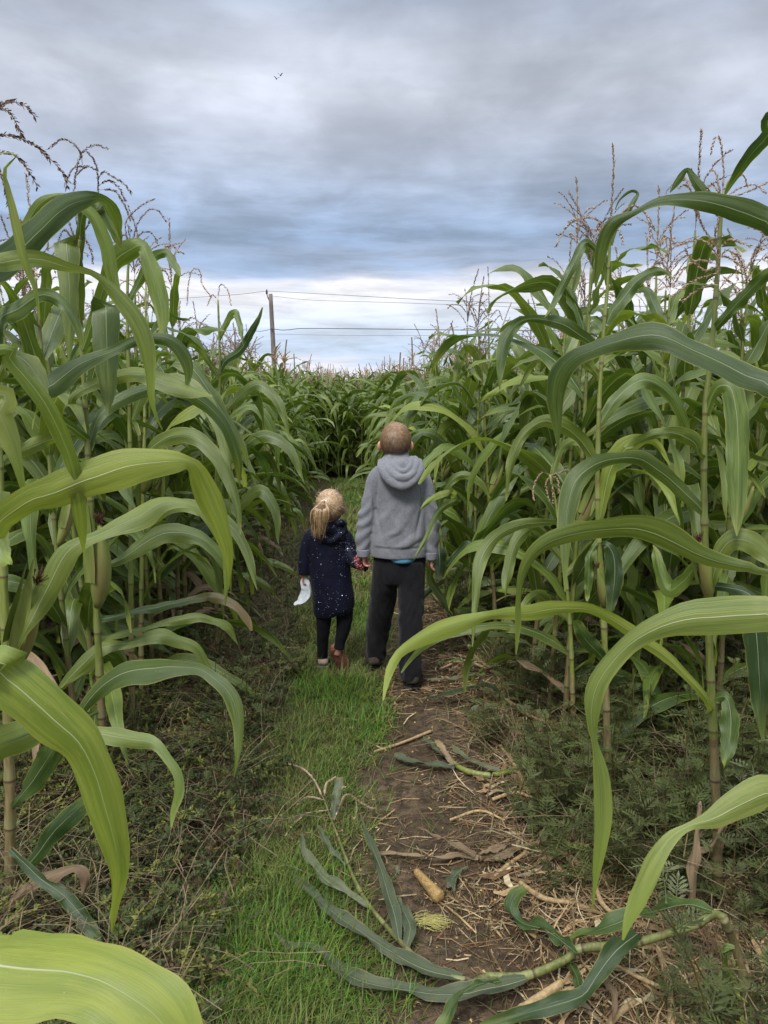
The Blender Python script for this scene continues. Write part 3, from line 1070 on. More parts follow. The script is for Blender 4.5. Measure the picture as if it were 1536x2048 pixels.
def plant_spec(r, height=None):
    h = height or r.normal(1.84, 0.13)
    h = min(max(h, 1.5), 2.42)
    k = int(r.integers(0, len(STK)))
    rz0 = r.uniform(0, 2*PI)
    plane = -rz0+r.normal(0, 0.75)
    leaves = []
    nl = int(r.integers(15, 18))
    for i in range(nl):
        t = 0.07+0.84*(i/(nl-1))**1.12
        az = plane+(i % 2)*PI+r.normal(0, 0.35)
        kind = 'top' if t > 0.76 else ('low' if t < 0.20 else 'mid')
        j = int(r.integers(0, len(LIB[kind])))
        s = r.uniform(0.85, 1.15)*(0.85 if t > 0.9 else 1)
        dry = kind == 'low' and r.random() < (0.35 if t < 0.20 else 0.05)
        leaves.append((kind, j, t, az, s, dry))
    return dict(h=h, k=k, leaves=leaves, tas=int(r.integers(0, len(TAS))), rz=rz0, tdark=r.random() < 0.35,
                ts=r.uniform(0.95, 1.4), ear=r.random() < 0.8, et=r.uniform(0.42, 0.52), ea=plane+r.normal(0, 0.4))


def curve_at(C, t):
    f = t*(len(C)-1); i = min(int(f), len(C)-2); u = f-i
    return C[i]*(1-u)+C[i+1]*u


def place_plant(x, y, sp, label, group):
    z = float(ground_h(x, y))
    root = link('corn_plant', None, label=label, cat='corn plant', group=group, loc=(x, y, z-0.01), rot=(0, 0, sp['rz']))
    me, C = STK[sp['k']]
    sc = sp['h']/2.0
    link('stalk', me, root, scale=(1, 1, sc))
    for kind, j, t, az, s, dry in sp['leaves']:
        p = curve_at(C, t)*np.array([1, 1, sc])
        mk = rng.random()
        link('leaf', LIB[kind][j][0]['leaf_dry' if dry else ('leaf_yel' if mk < 0.09 else ('leaf_blue' if mk < 0.40 else 'leaf'))], root, loc=p, rot=(0, 0, az), scale=s*(0.7 if dry else 1))
    p = C[-1]*np.array([1, 1, sc])
    link('tassel', TAS[sp['tas']][1 if sp['tdark'] else 0], root, loc=p, scale=sp['ts'])
    if sp['ear']:
        p = curve_at(C, sp['et'])*np.array([1, 1, sc])
        e = link('ear', HUSK, root, loc=p, rot=(0, 0.32, sp['ea']))
        link('silk', SILK, e)
    return root


def rotz(V, a):
    c, s = math.cos(a), math.sin(a)
    return np.stack([V[:, 0]*c-V[:, 1]*s, V[:, 0]*s+V[:, 1]*c, V[:, 2]], 1)


def soup_plant(SL, ST, SK, x, y, sp, minz=0.0):
    _, C = STK[sp['k']]
    sc = sp['h']/2.0
    o = np.array([x, y, 0])
    rv = rng.random()
    for kind, j, t, az, s, dry in sp['leaves']:
        if t*sp['h'] < minz or dry:
            continue
        V, Q, UV = LIB[kind][j][1]
        p = rotz((curve_at(C, t)*np.array([1, 1, sc]))[None], sp['rz'])[0]
        SL.add(rotz(V*s, az+sp['rz'])+p+o, Q, uv=UV, c=(min(max(rv*0.6+rng.random()*0.4, 0), 1), 0, 0))
    V, Q = TAS[sp['tas']][2]
    p = rotz((C[-1]*np.array([1, 1, sc]))[None], sp['rz'])[0]
    c = np.array([0.40, 0.30, 0.20])*(0.6+0.7*rng.random())
    ST.add(rotz(V*sp['ts']*(0.75 if y > 12 else 1.0)*rng.uniform(0.6, 1.15), sp['rz'])+p+o, Q, c=c)
    CC = rotz(C[::6]*np.array([1, 1, sc]), sp['rz'])+o
    V, Q, T, UV = tube_arrays(CC, np.linspace(0.012, 0.005, len(CC)), 4, cap=False)
    SK.add(V, Q, c=(0.19, 0.22, 0.06))


def in_path(x, y):
    return (xl(y) < x < xr(y)) and y < END_Y


def layout():
    pts = []
    for row in np.arange(-34, 35):
        for yy in np.arange(1.0, 34, 0.175):
            x = row*0.62+0.18+rng.normal(0, 0.05)
            y = yy+rng.normal(0, 0.05)
            if row < 0:
                x = row*0.62+0.62-1.45+rng.normal(0, 0.05)+(0 if y > 20 else (xl(min(y, END_Y))+1.45))
            else:
                x = row*0.62+0.92+rng.normal(0, 0.05)+(xr(min(y, END_Y))-0.92)
            pts.append((x, y))
    for row in range(40):                     # the wall that closes the path
        for xx in np.arange(-1.7, 0.6, 0.21):
            pts.append((xx+rng.normal(0, 0.05), END_Y+0.1+row*0.5+rng.normal(0, 0.06)))
    out = []
    for x, y in pts:
        if in_path(x, y):
            continue
        if abs(x) > y*0.52+1.3:
            continue
        if y < 3.1 or (x > 0 and y < 3.3 and x < 2.6):
            continue
        # seen depth into the crop: only the outer rows and the tops show
        if y > END_Y+9 and rng.random() < 0.45:
            continue
        dpt = max(xl(min(y, 14))-x, x-xr(min(y, 14)), 0)
        if dpt > 9 and y < 20 and rng.random() < 0.4:
            continue
        out.append((x, y))
    return out


def build_corn():
    pts = layout()
    def vis(p):
        x, y = p
        return abs(x) < y*0.5+0.35
    seen = sorted([p for p in pts if vis(p)], key=lambda p: p[0]**2+p[1]**2)
    heroes = seen[:288]
    hs = set(heroes)
    ORD = ['first', 'second', 'third', 'fourth', 'fifth', 'sixth', 'seventh', 'eighth', 'ninth', 'tenth', 'eleventh', 'twelfth', 'thirteenth', 'fourteenth',
           'fifteenth', 'sixteenth', 'seventeenth', 'eighteenth', 'nineteenth', 'twentieth']
    cnt = {'left': 0, 'right': 0}
    for (x, y) in sorted(heroes, key=lambda p: p[1]):
        sp = plant_spec(rng, float(rng.normal(np.interp(y, [3, 4.5, 6.5, 10], [2.22, 2.08, 1.86, 1.80]), 0.11)))
        left = x < 0
        d = (xl(y)-x) if left else (x-xr(y))
        side = 'left' if left else 'right'
        front = d < 0.45
        near = y < 5.2
        if front:
            what = 'the tall tasselled left plant' if left else 'the upright tassel spike plant'
            k_ = cnt[side]; cnt[side] += 1
            lab = (f"front-row corn plant {side} of the path, {ORD[k_]} beyond {what}" if k_ < len(ORD)
                   else f"green corn plant in the front row {side} of the path, far along it")
            grp = f"front row corn {side} of the path, " + ('near' if near else 'further on')
        else:
            lab = f"green corn plant inside the crop {side} of the path, behind the front row, " + ("close by" if near else "further back")
            grp = f"corn inside the crop {side} of the path, " + ('near' if near else 'further back')
        place_plant(x, y, sp, lab, grp)
    SL, ST, SK = Soup(), Soup(), Soup()
    for p in pts:
        if p in hs:
            continue
        x, y = p
        sp = plant_spec(rng)
        deep = max(xl(min(y, 14))-x, x-xr(min(y, 14)), y-END_Y if -2 < x < 1 else 0)
        minz = 0.0 if deep < 1.6 else (0.9 if deep < 4 else 1.2)
        soup_plant(SL, ST, SK, x, y, sp, minz)
    root = link('corn_field', None, label='mass of green corn with tan tassels filling the background behind the nearer plants', cat='corn field', kind='stuff')
    for nm, S, m in (('leaves', SL, 'leaf_far'), ('tassels', ST, 'tassel_far'), ('stalks', SK, 'veg')):
        link(nm, S.mesh(nm, M[m], smooth=(nm == 'leaves')), root, kind='stuff')
    print('corn', len(pts), 'tris', sum(len(q) for q in SL.q)*2)


build_corn()
# ------------------------------------------------------------------ the near plants, each leaf shaped after the photograph
CAMV = np.array([0, 0, CAM_H]); FWD = np.array([0, cP, -sP])


def traced_leaf(root, spec, Y0, Y1, mat, roll=0.35, attach=None, ruf=0.006, rf=6, fold=0.28, n=56, name='leaf', label=None, lift=None, curl=0.0, tear=0.035, nW=6):
    """spec: (px, py, half width px). Y0..Y1 distances of first and last point; lift: heights above the ground instead"""
    pts, w = [], []
    m = len(spec)
    for i, (px, py, hw) in enumerate(spec):
        if lift is not None:
            h = lift[min(i, len(lift)-1)]
            p = G(px, py, h)
            p[2] += float(ground_h(p[0], p[1]))
        else:
            p = P(px, py, Y0+(Y1-Y0)*(i/(m-1)))
        pts.append(p); w.append([hw*float((p-CAMV)@FWD)/FPX])
    if attach is not None:
        pts.insert(0, np.asarray(attach)); w.insert(0, [min(w[0][0], 0.012)])
    C, w = catmull(pts, n, w)
    w = np.maximum(w[:, 0], 0.0007)
    T = tangents(C)
    view = unit(C-CAMV)
    perp = unit(np.cross(T, view))
    if lift is not None:
        perp = unit(np.cross(T, np.array([0, 0, 1.0])))
    N = np.cross(perp, T)
    s = np.linspace(0, 1, n)
    if isinstance(roll, (int, float)):
        roll = (roll, roll)
    ra = np.interp(s, np.linspace(0, 1, len(roll)), roll)
    if lift is None:                          # the blade turns over where it narrows
        wl = w/np.maximum(np.convolve(np.pad(w, 5, 'edge'), np.ones(11)/11, 'valid'), 1e-4)
        ra = ra + 0.22*np.sin(s*9+len(spec)) + 0.9*np.clip(1-wl, 0, 0.6)*np.sign(np.sin(len(spec)*1.7))*(s > 0.12)*(s < 0.85)
    S_ = perp*np.cos(ra)[:, None]+N*np.sin(ra)[:, None]
    if lift is None:
        w = w/np.maximum(np.cos(ra), 0.4)
    V, Q, UV = leaf_arrays(C, S_, w, nW=nW, fold=fold, ruf=ruf, ruf_f=rf, ph=rng.uniform(0, 6), tear=tear)
    V = V + (fbm(V*16+7, 2)*0.004)[:, None]*np.array([0.2, 0.2, 1.0])
    if lift is not None:
        g = ground_h(V[:, 0], V[:, 1])+0.003
        V[:, 2] = np.maximum(V[:, 2], g)
    S = Soup(); S.add(V-np.array(root.location), Q, uv=UV)
    return link(name, S.mesh('corn_'+name, M[mat]), root, label=label)


def traced_tassel(root, curves, Y, mat='tassel', spk=0.0095, name='tassel', dens=3, gap=0.006, lift=None):
    S = Soup()
    off = np.array(root.location)
    for cv in curves:
        if lift is not None:
            pts = np.array([G(x, y, lift) for x, y in cv])
        else:
            dy = rng.uniform(-0.05, 0.05)
            pts = np.array([P(x, y, Y+dy*(k/(len(cv)-1))) for k, (x, y) in enumerate(cv)])
        branch(S, catmull(pts, 16)-off, spk=spk, gap=gap, dens=dens)
    return link(name, S.mesh('corn_tassel', M[mat], smooth=False), root)


def hero_root(base, label, cat='corn plant', name='corn_plant'):
    return link(name, None, label=label, cat=cat, loc=tuple(base))


def hero_stalk(root, C, r0=0.0135, r1=0.005, mats=('stalk', 'stalk_low')):
    return link('stalk', stalk_mesh(np.asarray(C)-np.array(root.location), mats, r0, r1, 10), root)


def ear_on(root, p0, p1, r=0.026, silk=True):
    """an ear in its husk from p0 (foot) to p1 (tip), world coordinates"""
    p0 = np.asarray(p0, float); p1 = np.asarray(p1, float)
    d = Vector(p1-p0); L = d.length
    q = d.to_track_quat('Z', 'Y').to_euler()
    o = link('ear', HUSK, root, loc=tuple(p0-np.array(root.location)), rot=q, scale=(r/0.0275, r/0.0275, L/0.25))
    if silk:
        link('silk', SILK, o)
    return o


def build_heroes():
    # --- L0: rooted just outside the frame on the left, its leaves reach in
    b = np.array([-0.92, 1.05, 0.0])
    r = hero_root(b, 'nearest corn plant at the left edge, its yellow-green leaves hanging right before the camera')
    Cs = [b, b+[0.01, 0.0, 0.5], b+[0.0, 0.02, 1.0], b+[0.02, 0.03, 1.5], b+[0.05, 0.05, 1.85]]
    hero_stalk(r, Cs, 0.015)
    traced_leaf(r, [(-60, 1915, 62), (0, 1928, 82), (80, 1938, 84), (150, 1947, 76), (205, 1962, 74), (262, 1993, 80), (320, 2040, 78), (362, 2110, 60), (385, 2190, 34), (395, 2260, 2)], 0.84, 0.74, 'leaf_yel', (0.5, 0.25), b+[0.16, -0.08, 0.90], ruf=0.006, rf=5)
    traced_leaf(r, [(-30, 1328, 40), (0, 1347, 50), (58, 1393, 52), (109, 1440, 50), (157, 1487, 44), (188, 1545, 38), (211, 1615, 37), (231, 1690, 28), (239, 1750, 19), (232, 1800, 9), (226, 1835, 7), (224, 1868, 1.5)], 1.02, 1.12, 'leaf_yel', (0.45, 0.1, -0.3), b+[0, 0, 1.15], ruf=0.004)
    traced_leaf(r, [(-40, 1068, 24), (0, 1042, 28), (60, 1002, 30), (110, 985, 36), (180, 958, 40), (255, 936, 40), (320, 926, 30), (360, 922, 22), (378, 925, 13), (392, 938, 17), (404, 965, 24), (424, 1010, 26), (446, 1068, 17), (457, 1120, 10), (456, 1180, 1.5)], 1.25, 1.45, 'leaf_yel', (-0.5, -0.5, -0.2, 0.4), b+[0, 0.02, 1.38], ruf=0.003)
    traced_leaf(r, [(-20, 700, 10), (20, 722, 15), (62, 770, 17), (95, 815, 17), (120, 868, 17), (143, 930, 16), (155, 1000, 13), (163, 1060, 8), (168, 1112, 1.5)], 1.2, 1.35, 'leaf_yel', (0.3, -0.3), b+[0.01, 0.02, 1.60])
    traced_leaf(r, [(-30, 528, 18), (0, 527, 19), (45, 520, 19), (90, 520, 17), (140, 535, 11), (190, 552, 8), (235, 592, 15), (272, 640, 19), (293, 690, 17), (301, 745, 11), (303, 800, 7), (312, 835, 4), (324, 860, 1)], 1.2, 1.35, 'leaf_pale', (0.4, 0.1, -0.4), b+[0.04, 0.04, 1.78])
    traced_leaf(r, [(-30, 790, 20), (0, 830, 26), (20, 872, 24), (35, 925, 14), (46, 975, 6), (49, 1002, 1)], 1.3, 1.35, 'leaf_pale', 0.3, b+[0, 0, 1.5])
    traced_leaf(r, [(-10, 310, 4), (8, 350, 6), (24, 420, 7), (40, 480, 8), (54, 530, 8), (68, 570, 6), (76, 610, 3), (80, 640, 1)], 1.05, 1.1, 'leaf_pale', 0.2, b+[0.05, 0.05, 1.86], fold=0.5)
    traced_tassel(r, [[(-60, 330), (-30, 250), (0, 212), (25, 203), (50, 212), (70, 235)], [(-60, 300), (-20, 225), (6, 217), (24, 232), (36, 255), (43, 275)],
                      [(-60, 300), (0, 271), (40, 277), (70, 292), (100, 318), (125, 345), (135, 375)], [(-60, 330), (0, 306), (30, 312), (52, 335), (68, 360), (76, 378)],
                      [(-10, 320), (8, 370), (20, 410)]], 1.15, 'tassel_dark')
    # --- L1: stalk in the left edge
    Y = 2.28
    S1 = [P(x, y, Y) for x, y in ((20, 1792), (20, 1600), (16, 1450), (10, 1250), (2, 1000), (-4, 820), (-8, 650), (-6, 520))]
    S1[0][2] = 0
    r = hero_root(S1[0], 'corn plant with a thick stalk and an ear standing at the left edge')
    hero_stalk(r, S1, 0.0165, 0.006)
    ear_on(r, P(22, 1345, 2.2), P(58, 1160, 2.1), 0.034)
    traced_leaf(r, [(50, 1265, 6), (72, 1222, 18), (98, 1171, 24), (128, 1112, 24), (164, 1083, 16), (200, 1068, 12), (240, 1050, 17), (285, 1028, 21), (320, 1006, 17), (358, 1003, 11), (392, 1014, 10), (430, 1052, 12), (450, 1105, 8), (452, 1170, 5), (450, 1212, 1)], 2.1, 2.2, 'leaf_blue', (0.4, 0.5, 0.1), P(20, 1330, 2.2))
    traced_leaf(r, [(60, 1442, 6), (110, 1450, 9), (160, 1460, 12), (219, 1472, 18), (273, 1480, 17), (310, 1488, 12), (335, 1517, 9), (355, 1548, 10), (359, 1585, 10), (346, 1626, 5), (343, 1655, 1)], 2.1, 1.95, 'leaf_pale', (0.4, 0.1), P(18, 1480, 2.26))
    traced_leaf(r, [(105, 1453, 5), (80, 1462, 24), (40, 1478, 33), (0, 1492, 36), (-60, 1520, 30)], 1.95, 1.8, 'leaf_blue', 0.4, P(20, 1490, 2.26))
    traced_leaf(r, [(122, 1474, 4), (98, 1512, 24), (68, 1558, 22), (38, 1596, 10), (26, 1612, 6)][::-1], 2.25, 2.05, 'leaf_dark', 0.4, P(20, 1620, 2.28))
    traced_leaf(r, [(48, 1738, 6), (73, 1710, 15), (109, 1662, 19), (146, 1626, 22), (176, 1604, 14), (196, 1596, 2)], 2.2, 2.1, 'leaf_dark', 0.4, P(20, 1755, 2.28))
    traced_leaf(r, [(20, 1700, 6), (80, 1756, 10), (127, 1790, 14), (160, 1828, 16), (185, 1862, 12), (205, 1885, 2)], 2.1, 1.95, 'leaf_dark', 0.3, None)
    traced_leaf(r, [(0, 1828, 4), (30, 1798, 8), (62, 1772, 11), (109, 1750, 12), (150, 1734, 9), (170, 1752, 9), (170, 1775, 6), (163, 1796, 2)], 2.1, 2.05, 'leaf_dry', 0.5, None, ruf=0.008, label='dry brown leaf hanging low')
    traced_leaf(r, [(0, 980, 20), (-10, 1060, 28), (4, 1110, 18), (20, 1130, 3)], 2.1, 2.0, 'leaf_pale', 0.3, None)
    traced_leaf(r, [(20, 712, 8), (50, 722, 22), (72, 748, 20), (88, 778, 9), (94, 800, 1)], 2.2, 2.1, 'leaf_blue', 0.3, P(-5, 760, 2.28))
    traced_leaf(r, [(0, 640, 14), (40, 615, 18), (80, 590, 14), (120, 600, 12), (150, 640, 10), (165, 690, 2)], 2.3, 2.3, 'leaf', 0.4, P(-6, 700, 2.28))
    # --- L2: the tall plant left
    Y = 2.75
    S2 = [P(x, y, Y) for x, y in ((212, 1600), (202, 1400), (192, 1200), (181, 1000), (170, 800), (161, 640), (158, 560), (160, 470))]
    S2[0][2] = 0
    S2[-1] = P(160, 480, 2.6); S2[-2] = P(158, 560, 2.68)
    r = hero_root(S2[0], 'tall corn plant second from the left edge, its purple tassels against the sky')
    hero_stalk(r, S2, 0.0150, 0.006)
    ear_on(r, P(196, 1215, 2.7), P(183, 1040, 2.66), 0.036)
    traced_leaf(r, [(-40, 560, 28), (0, 530, 31), (40, 500, 29), (80, 462, 27), (115, 428, 25), (150, 405, 22), (185, 395, 13), (208, 398, 8), (225, 415, 11), (238, 445, 9), (243, 478, 1.5)][::-1][::-1], 1.9, 2.3, 'leaf_dark', (-0.3, 0.2), P(-8, 650, 2.25))
    traced_leaf(r, [(50, 455, 9), (80, 408, 10), (118, 388, 5), (150, 402, 9), (188, 434, 12), (212, 490, 14), (222, 545, 12), (236, 590, 7), (250, 622, 1)], 2.3, 2.35, 'leaf', (0.3, -0.3), P(-6, 560, 2.25), ruf=0.003)
    traced_leaf(r, [(150, 560, 18), (138, 500, 24), (134, 488, 25), (134, 496, 25), (138, 560, 20), (141, 640, 14), (138, 720, 2)], 2.65, 2.5, 'leaf_blue', 0.15, P(160, 640, 2.72), ruf=0.002)
    traced_leaf(r, [(205, 680, 20), (210, 624, 27), (211, 613, 28), (212, 622, 28), (214, 690, 26), (217, 760, 20), (216, 830, 2)], 2.65, 2.5, 'leaf_blue', 0.15, P(172, 800, 2.72), ruf=0.002)
    traced_leaf(r, [(213, 560, 14), (232, 520, 21), (262, 499, 21), (286, 494, 13), (304, 540, 18), (318, 592, 18), (325, 641, 11), (320, 675, 1.5)], 2.7, 2.6, 'leaf', (0.2, -0.2), P(165, 700, 2.74))
    traced_leaf(r, [(78, 800, 12), (108, 768, 23), (160, 728, 18), (220, 704, 10), (271, 682, 10), (330, 679, 12), (365, 707, 14), (376, 745, 9), (372, 782, 2)], 2.4, 2.5, 'leaf_dark', (0.4, 0), P(175, 880, 2.72))
    traced_leaf(r, [(142, 802, 8), (190, 768, 12), (237, 753, 14), (278, 748, 16), (322, 760, 19), (382, 782, 13), (425, 792, 2)], 2.6, 2.45, 'leaf_blue', (0.5, 0.3), P(172, 860, 2.74))
    traced_leaf(r, [(165, 430, 10), (195, 420, 16), (205, 410, 17), (215, 430, 15), (235, 470, 10), (243, 500, 1)], 2.55, 2.6, 'leaf', 0.2, P(158, 520, 2.66))
    traced_leaf(r, [(156, 1440, 4), (188, 1388, 16), (242, 1348, 23), (313, 1336, 22), (390, 1336, 13), (430, 1359, 13), (463, 1394, 16), (476, 1445, 13), (476, 1500, 7), (468, 1553, 1.5)], 2.65, 2.4, 'leaf_blue', (0.4, 0.5, 0.1), P(203, 1420, 2.75))
    traced_leaf(r, [(120, 1380, 4), (156, 1339, 13), (203, 1296, 15), (266, 1284, 10), (320, 1270, 15), (352, 1280, 13), (391, 1296, 11), (414, 1331, 8), (430, 1353, 1.5)], 2.8, 2.9, 'leaf_blue', (0.4, 0.4), P(196, 1330, 2.75))
    traced_leaf(r, [(391, 1198, 8), (420, 1193, 9), (449, 1198, 10), (480, 1218, 10), (495, 1240, 7), (502, 1262, 1)], 3.0, 3.0, 'leaf_drytip', 0.4, P(196, 1240, 2.75), ruf=0.008, label='green leaf dried tan at its drooping end')
    traced_leaf(r, [(305, 1252, 6), (352, 1241, 9), (395, 1234, 11), (422, 1240, 8), (461, 1257, 7), (478, 1295, 1)], 2.9, 3.0, 'leaf_blue', 0.5, P(194, 1280, 2.75))
    traced_leaf(r, [(240, 1120, 8), (290, 1085, 18), (340, 1065, 20), (400, 1075, 15), (440, 1110, 12), (460, 1150, 6), (462, 1190, 1)], 2.75, 2.8, 'leaf_blue', 0.4, P(186, 1130, 2.75))
    traced_leaf(r, [(200, 830, 10), (260, 790, 14), (330, 775, 14), (400, 800, 14), (450, 850, 12), (475, 920, 9), (480, 975, 1)], 2.8, 3.0, 'leaf', (0.5, 0.2), P(176, 900, 2.75))
    traced_leaf(r, [(150, 870, 10), (100, 880, 14), (60, 895, 14), (20, 915, 10), (0, 930, 4)], 2.7, 2.5, 'leaf_blue', 0.4, P(174, 880, 2.75))
    traced_tassel(r, [[(160, 480), (150, 420), (148, 385), (152, 345), (162, 310), (178, 293), (195, 291), (215, 298)], [(165, 330), (160, 305), (140, 283), (120, 280), (95, 300)],
                      [(160, 480), (190, 420), (196, 380), (196, 350), (188, 320), (175, 305)], [(150, 355), (170, 334), (195, 340)], [(150, 370), (135, 360), (150, 335), (172, 334)],
                      [(196, 360), (205, 345), (220, 350), (250, 370), (263, 388)], [(196, 380), (225, 380), (240, 395), (252, 415), (260, 440)], [(196, 372), (215, 362), (235, 372), (250, 400)]], 2.6, 'tassel_dark', spk=0.012, gap=0.007)
    traced_tassel(r, [[(155, 500), (140, 450), (125, 432), (110, 440), (98, 465), (95, 500)], [(155, 490), (155, 465), (170, 480), (182, 500), (186, 525)], [(158, 500), (130, 460), (118, 480), (108, 520)]], 2.62, 'tassel_dark', spk=0.012, gap=0.007)
    # --- L3: behind it, to the right
    Y = 3.5
    S3 = [P(x, y, Y) for x, y in ((262, 1410), (262, 1200), (262, 1000), (258, 800), (255, 650), (256, 540), (262, 490))]
    S3[0][2] = 0
    r = hero_root(S3[0], 'corn plant behind the tall left one, two curved purple tassel branches at its top')
    hero_stalk(r, S3, 0.0145, 0.005)
    traced_tassel(r, [[(262, 500), (250, 455), (262, 430), (285, 410), (308, 398)], [(262, 500), (272, 455), (285, 432), (302, 418), (320, 425), (331, 442)], [(262, 490), (285, 465), (305, 468), (316, 487)],
                      [(262, 495), (250, 470), (242, 480), (236, 510)], [(262, 490), (256, 450), (262, 462)]], Y, 'tassel_dark', spk=0.013, gap=0.008)
    for k, (spec, m, at) in enumerate([([(280, 560, 8), (300, 520, 10), (330, 505, 8), (350, 530, 7), (362, 552, 1)], 'leaf', (258, 600)),
                        ([(290, 780, 12), (330, 760, 16), (385, 775, 16), (430, 830, 14), (455, 900, 10), (462, 960, 1)], 'leaf_blue', (260, 850)),
                        ([(300, 900, 12), (350, 870, 16), (400, 880, 16), (450, 940, 13), (475, 1010, 9), (480, 1070, 1)], 'leaf_blue', (262, 980)),
                        ([(300, 1040, 10), (350, 1010, 14), (410, 1020, 16), (470, 1060, 13), (500, 1120, 8), (515, 1180, 1)], 'leaf_blue', (263, 1100)),
                        ([(220, 700, 10), (190, 680, 13), (160, 700, 12), (140, 750, 9), (135, 800, 1)], 'leaf', (258, 760)),
                        ([(230, 960, 10), (200, 940, 12), (160, 960, 12), (130, 1000, 8), (120, 1040, 1)], 'leaf', (262, 1000))]):
        traced_leaf(r, spec, Y, Y-0.25, m, 0.4, P(at[0], at[1], Y))
    # --- L4: leaf pointing up into the sky beside the pole
    Y = 4.6
    S4 = [P(x, y, Y) for x, y in ((430, 1205), (432, 1000), (436, 850), (440, 740), (438, 660), (436, 600))]
    S4[0][2] = 0
    r = hero_root(S4[0], 'corn plant left of the power pole with one narrow leaf pointing up at the sky')
    hero_stalk(r, S4, 0.0135, 0.005)
    traced_leaf(r, [(450, 722, 7), (480, 700, 8), (505, 660, 7), (518, 635, 4), (525, 614, 1)], Y, Y-0.1, 'leaf_dark', 0.2, P(440, 745, Y), ruf=0.001)
    for spec, at in [([(400, 700, 8), (375, 690, 10), (350, 720, 8), (340, 770, 1)], (440, 760)), ([(480, 790, 9), (520, 770, 11), (560, 810, 9), (580, 880, 1)], (438, 840)),
                     ([(480, 900, 9), (530, 870, 12), (580, 900, 10), (610, 970, 1)], (436, 950)), ([(480, 1010, 9), (520, 980, 12), (550, 1020, 10), (558, 1090, 1)], (433, 1060)),
                     ([(390, 850, 9), (350, 830, 11), (320, 870, 9), (310, 930, 1)], (437, 880)), ([(455, 640, 7), (470, 625, 7), (480, 650, 6), (486, 690, 1)], (437, 680))]:
        traced_leaf(r, spec, Y, Y-0.15, 'leaf_blue' if at[1] > 800 else 'leaf', 0.4, P(*at, Y))
    traced_tassel(r, [[(436, 610), (405, 570), (402, 545), (387, 537), (378, 560), (374, 610)], [(436, 600), (440, 570), (455, 580), (462, 610)], [(436, 600), (425, 590), (415, 610)]], Y, 'tassel', spk=0.015, gap=0.01)
    # --- R0: rooted just outside the frame on the right
    b = np.array([1.0, 1.38, 0.0])
    r = hero_root(b, 'nearest corn plant at the right edge, broad leaves reaching in over the path')
    Cs = [b, b+[0.0, 0.0, 0.5], b+[0.01, 0.02, 1.0], b+[0.0, 0.03, 1.5], b+[0.0, 0.05, 2.1]]
    hero_stalk(r, Cs, 0.015)
    traced_leaf(r, [(1580, 1226, 34), (1536, 1229, 38), (1450, 1234, 38), (1376, 1238, 36), (1318, 1256, 26), (1265, 1285, 20), (1222, 1328, 20), (1193, 1372, 20), (1183, 1420, 17), (1185, 1460, 10), (1191, 1490, 6), (1200, 1550, 15), (1203, 1615, 17), (1198, 1690, 14), (1190, 1755, 8), (1183, 1822, 1)], 1.3, 1.45, 'leaf_pale', (0.4, 0.2, -0.4, -0.5), b+[0, 0, 1.3], ruf=0.003)
    traced_leaf(r, [(1580, 1582, 26), (1536, 1586, 29), (1475, 1612, 28), (1425, 1638, 19), (1378, 1652, 7), (1340, 1678, 14), (1305, 1728, 20), (1277, 1788, 18), (1257, 1838, 10), (1246, 1880, 1.5)], 1.3, 1.25, 'leaf_pale', (0.4, 0.3, -0.4), b+[0, 0, 0.95], ruf=0.003)
    traced_leaf(r, [(1560, 1142, 5), (1500, 1137, 9), (1450, 1128, 14), (1400, 1110, 20), (1355, 1088, 26), (1310, 1068, 30), (1264, 1058, 24), (1206, 1060, 19), (1150, 1068, 17), (1098, 1085, 16), (1064, 1112, 13), (1044, 1150, 9), (1037, 1200, 6), (1036, 1250, 6), (1032, 1308, 1)], 1.6, 1.8, 'leaf_blue', (0.5, 0.5, 0.3), b+[0, 0, 1.38], ruf=0.004)
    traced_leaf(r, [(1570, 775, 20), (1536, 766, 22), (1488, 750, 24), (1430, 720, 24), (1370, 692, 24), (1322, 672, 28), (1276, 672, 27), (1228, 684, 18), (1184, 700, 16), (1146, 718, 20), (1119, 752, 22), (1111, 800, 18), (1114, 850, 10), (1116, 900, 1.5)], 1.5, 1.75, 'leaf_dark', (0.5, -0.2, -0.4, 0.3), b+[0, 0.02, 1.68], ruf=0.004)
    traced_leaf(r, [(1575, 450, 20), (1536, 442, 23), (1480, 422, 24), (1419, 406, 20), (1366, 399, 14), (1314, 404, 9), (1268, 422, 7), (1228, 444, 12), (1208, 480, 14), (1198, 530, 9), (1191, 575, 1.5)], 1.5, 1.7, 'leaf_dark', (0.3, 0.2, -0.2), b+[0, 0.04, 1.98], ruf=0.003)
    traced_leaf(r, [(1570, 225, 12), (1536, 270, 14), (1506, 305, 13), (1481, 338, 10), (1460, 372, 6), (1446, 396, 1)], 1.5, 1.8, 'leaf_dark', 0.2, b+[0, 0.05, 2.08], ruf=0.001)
    # --- R1
    Y = 2.28
    S_ = [P(x, y, Y) for x, y in ((1437, 1795), (1432, 1600), (1424, 1420), (1413, 1150), (1408, 1000), (1410, 830), (1424, 690), (1434, 560), (1441, 440), (1444, 395))]
    S_[0][2] = 0
    r = hero_root(S_[0], 'tall corn plant near the right edge with branching tan tassel and bare lower stalk')
    hero_stalk(r, S_, 0.0150, 0.005)
    ear_on(r, P(1418, 1200, 2.25), P(1388, 1075, 2.2), 0.022)
    traced_leaf(r, [(1410, 1395, 7), (1360, 1338, 9), (1300, 1290, 13), (1240, 1250, 13), (1185, 1222, 11), (1130, 1216, 14), (1070, 1224, 17), (1015, 1228, 12), (982, 1232, 8), (930, 1246, 17), (880, 1262, 19), (832, 1284, 14), (800, 1306, 9), (782, 1336, 9), (772, 1370, 5), (766, 1402, 1)], 2.15, 1.75, 'leaf_yel', (-0.3, 0.3, 0.3), P(1424, 1425, Y), ruf=0.003)
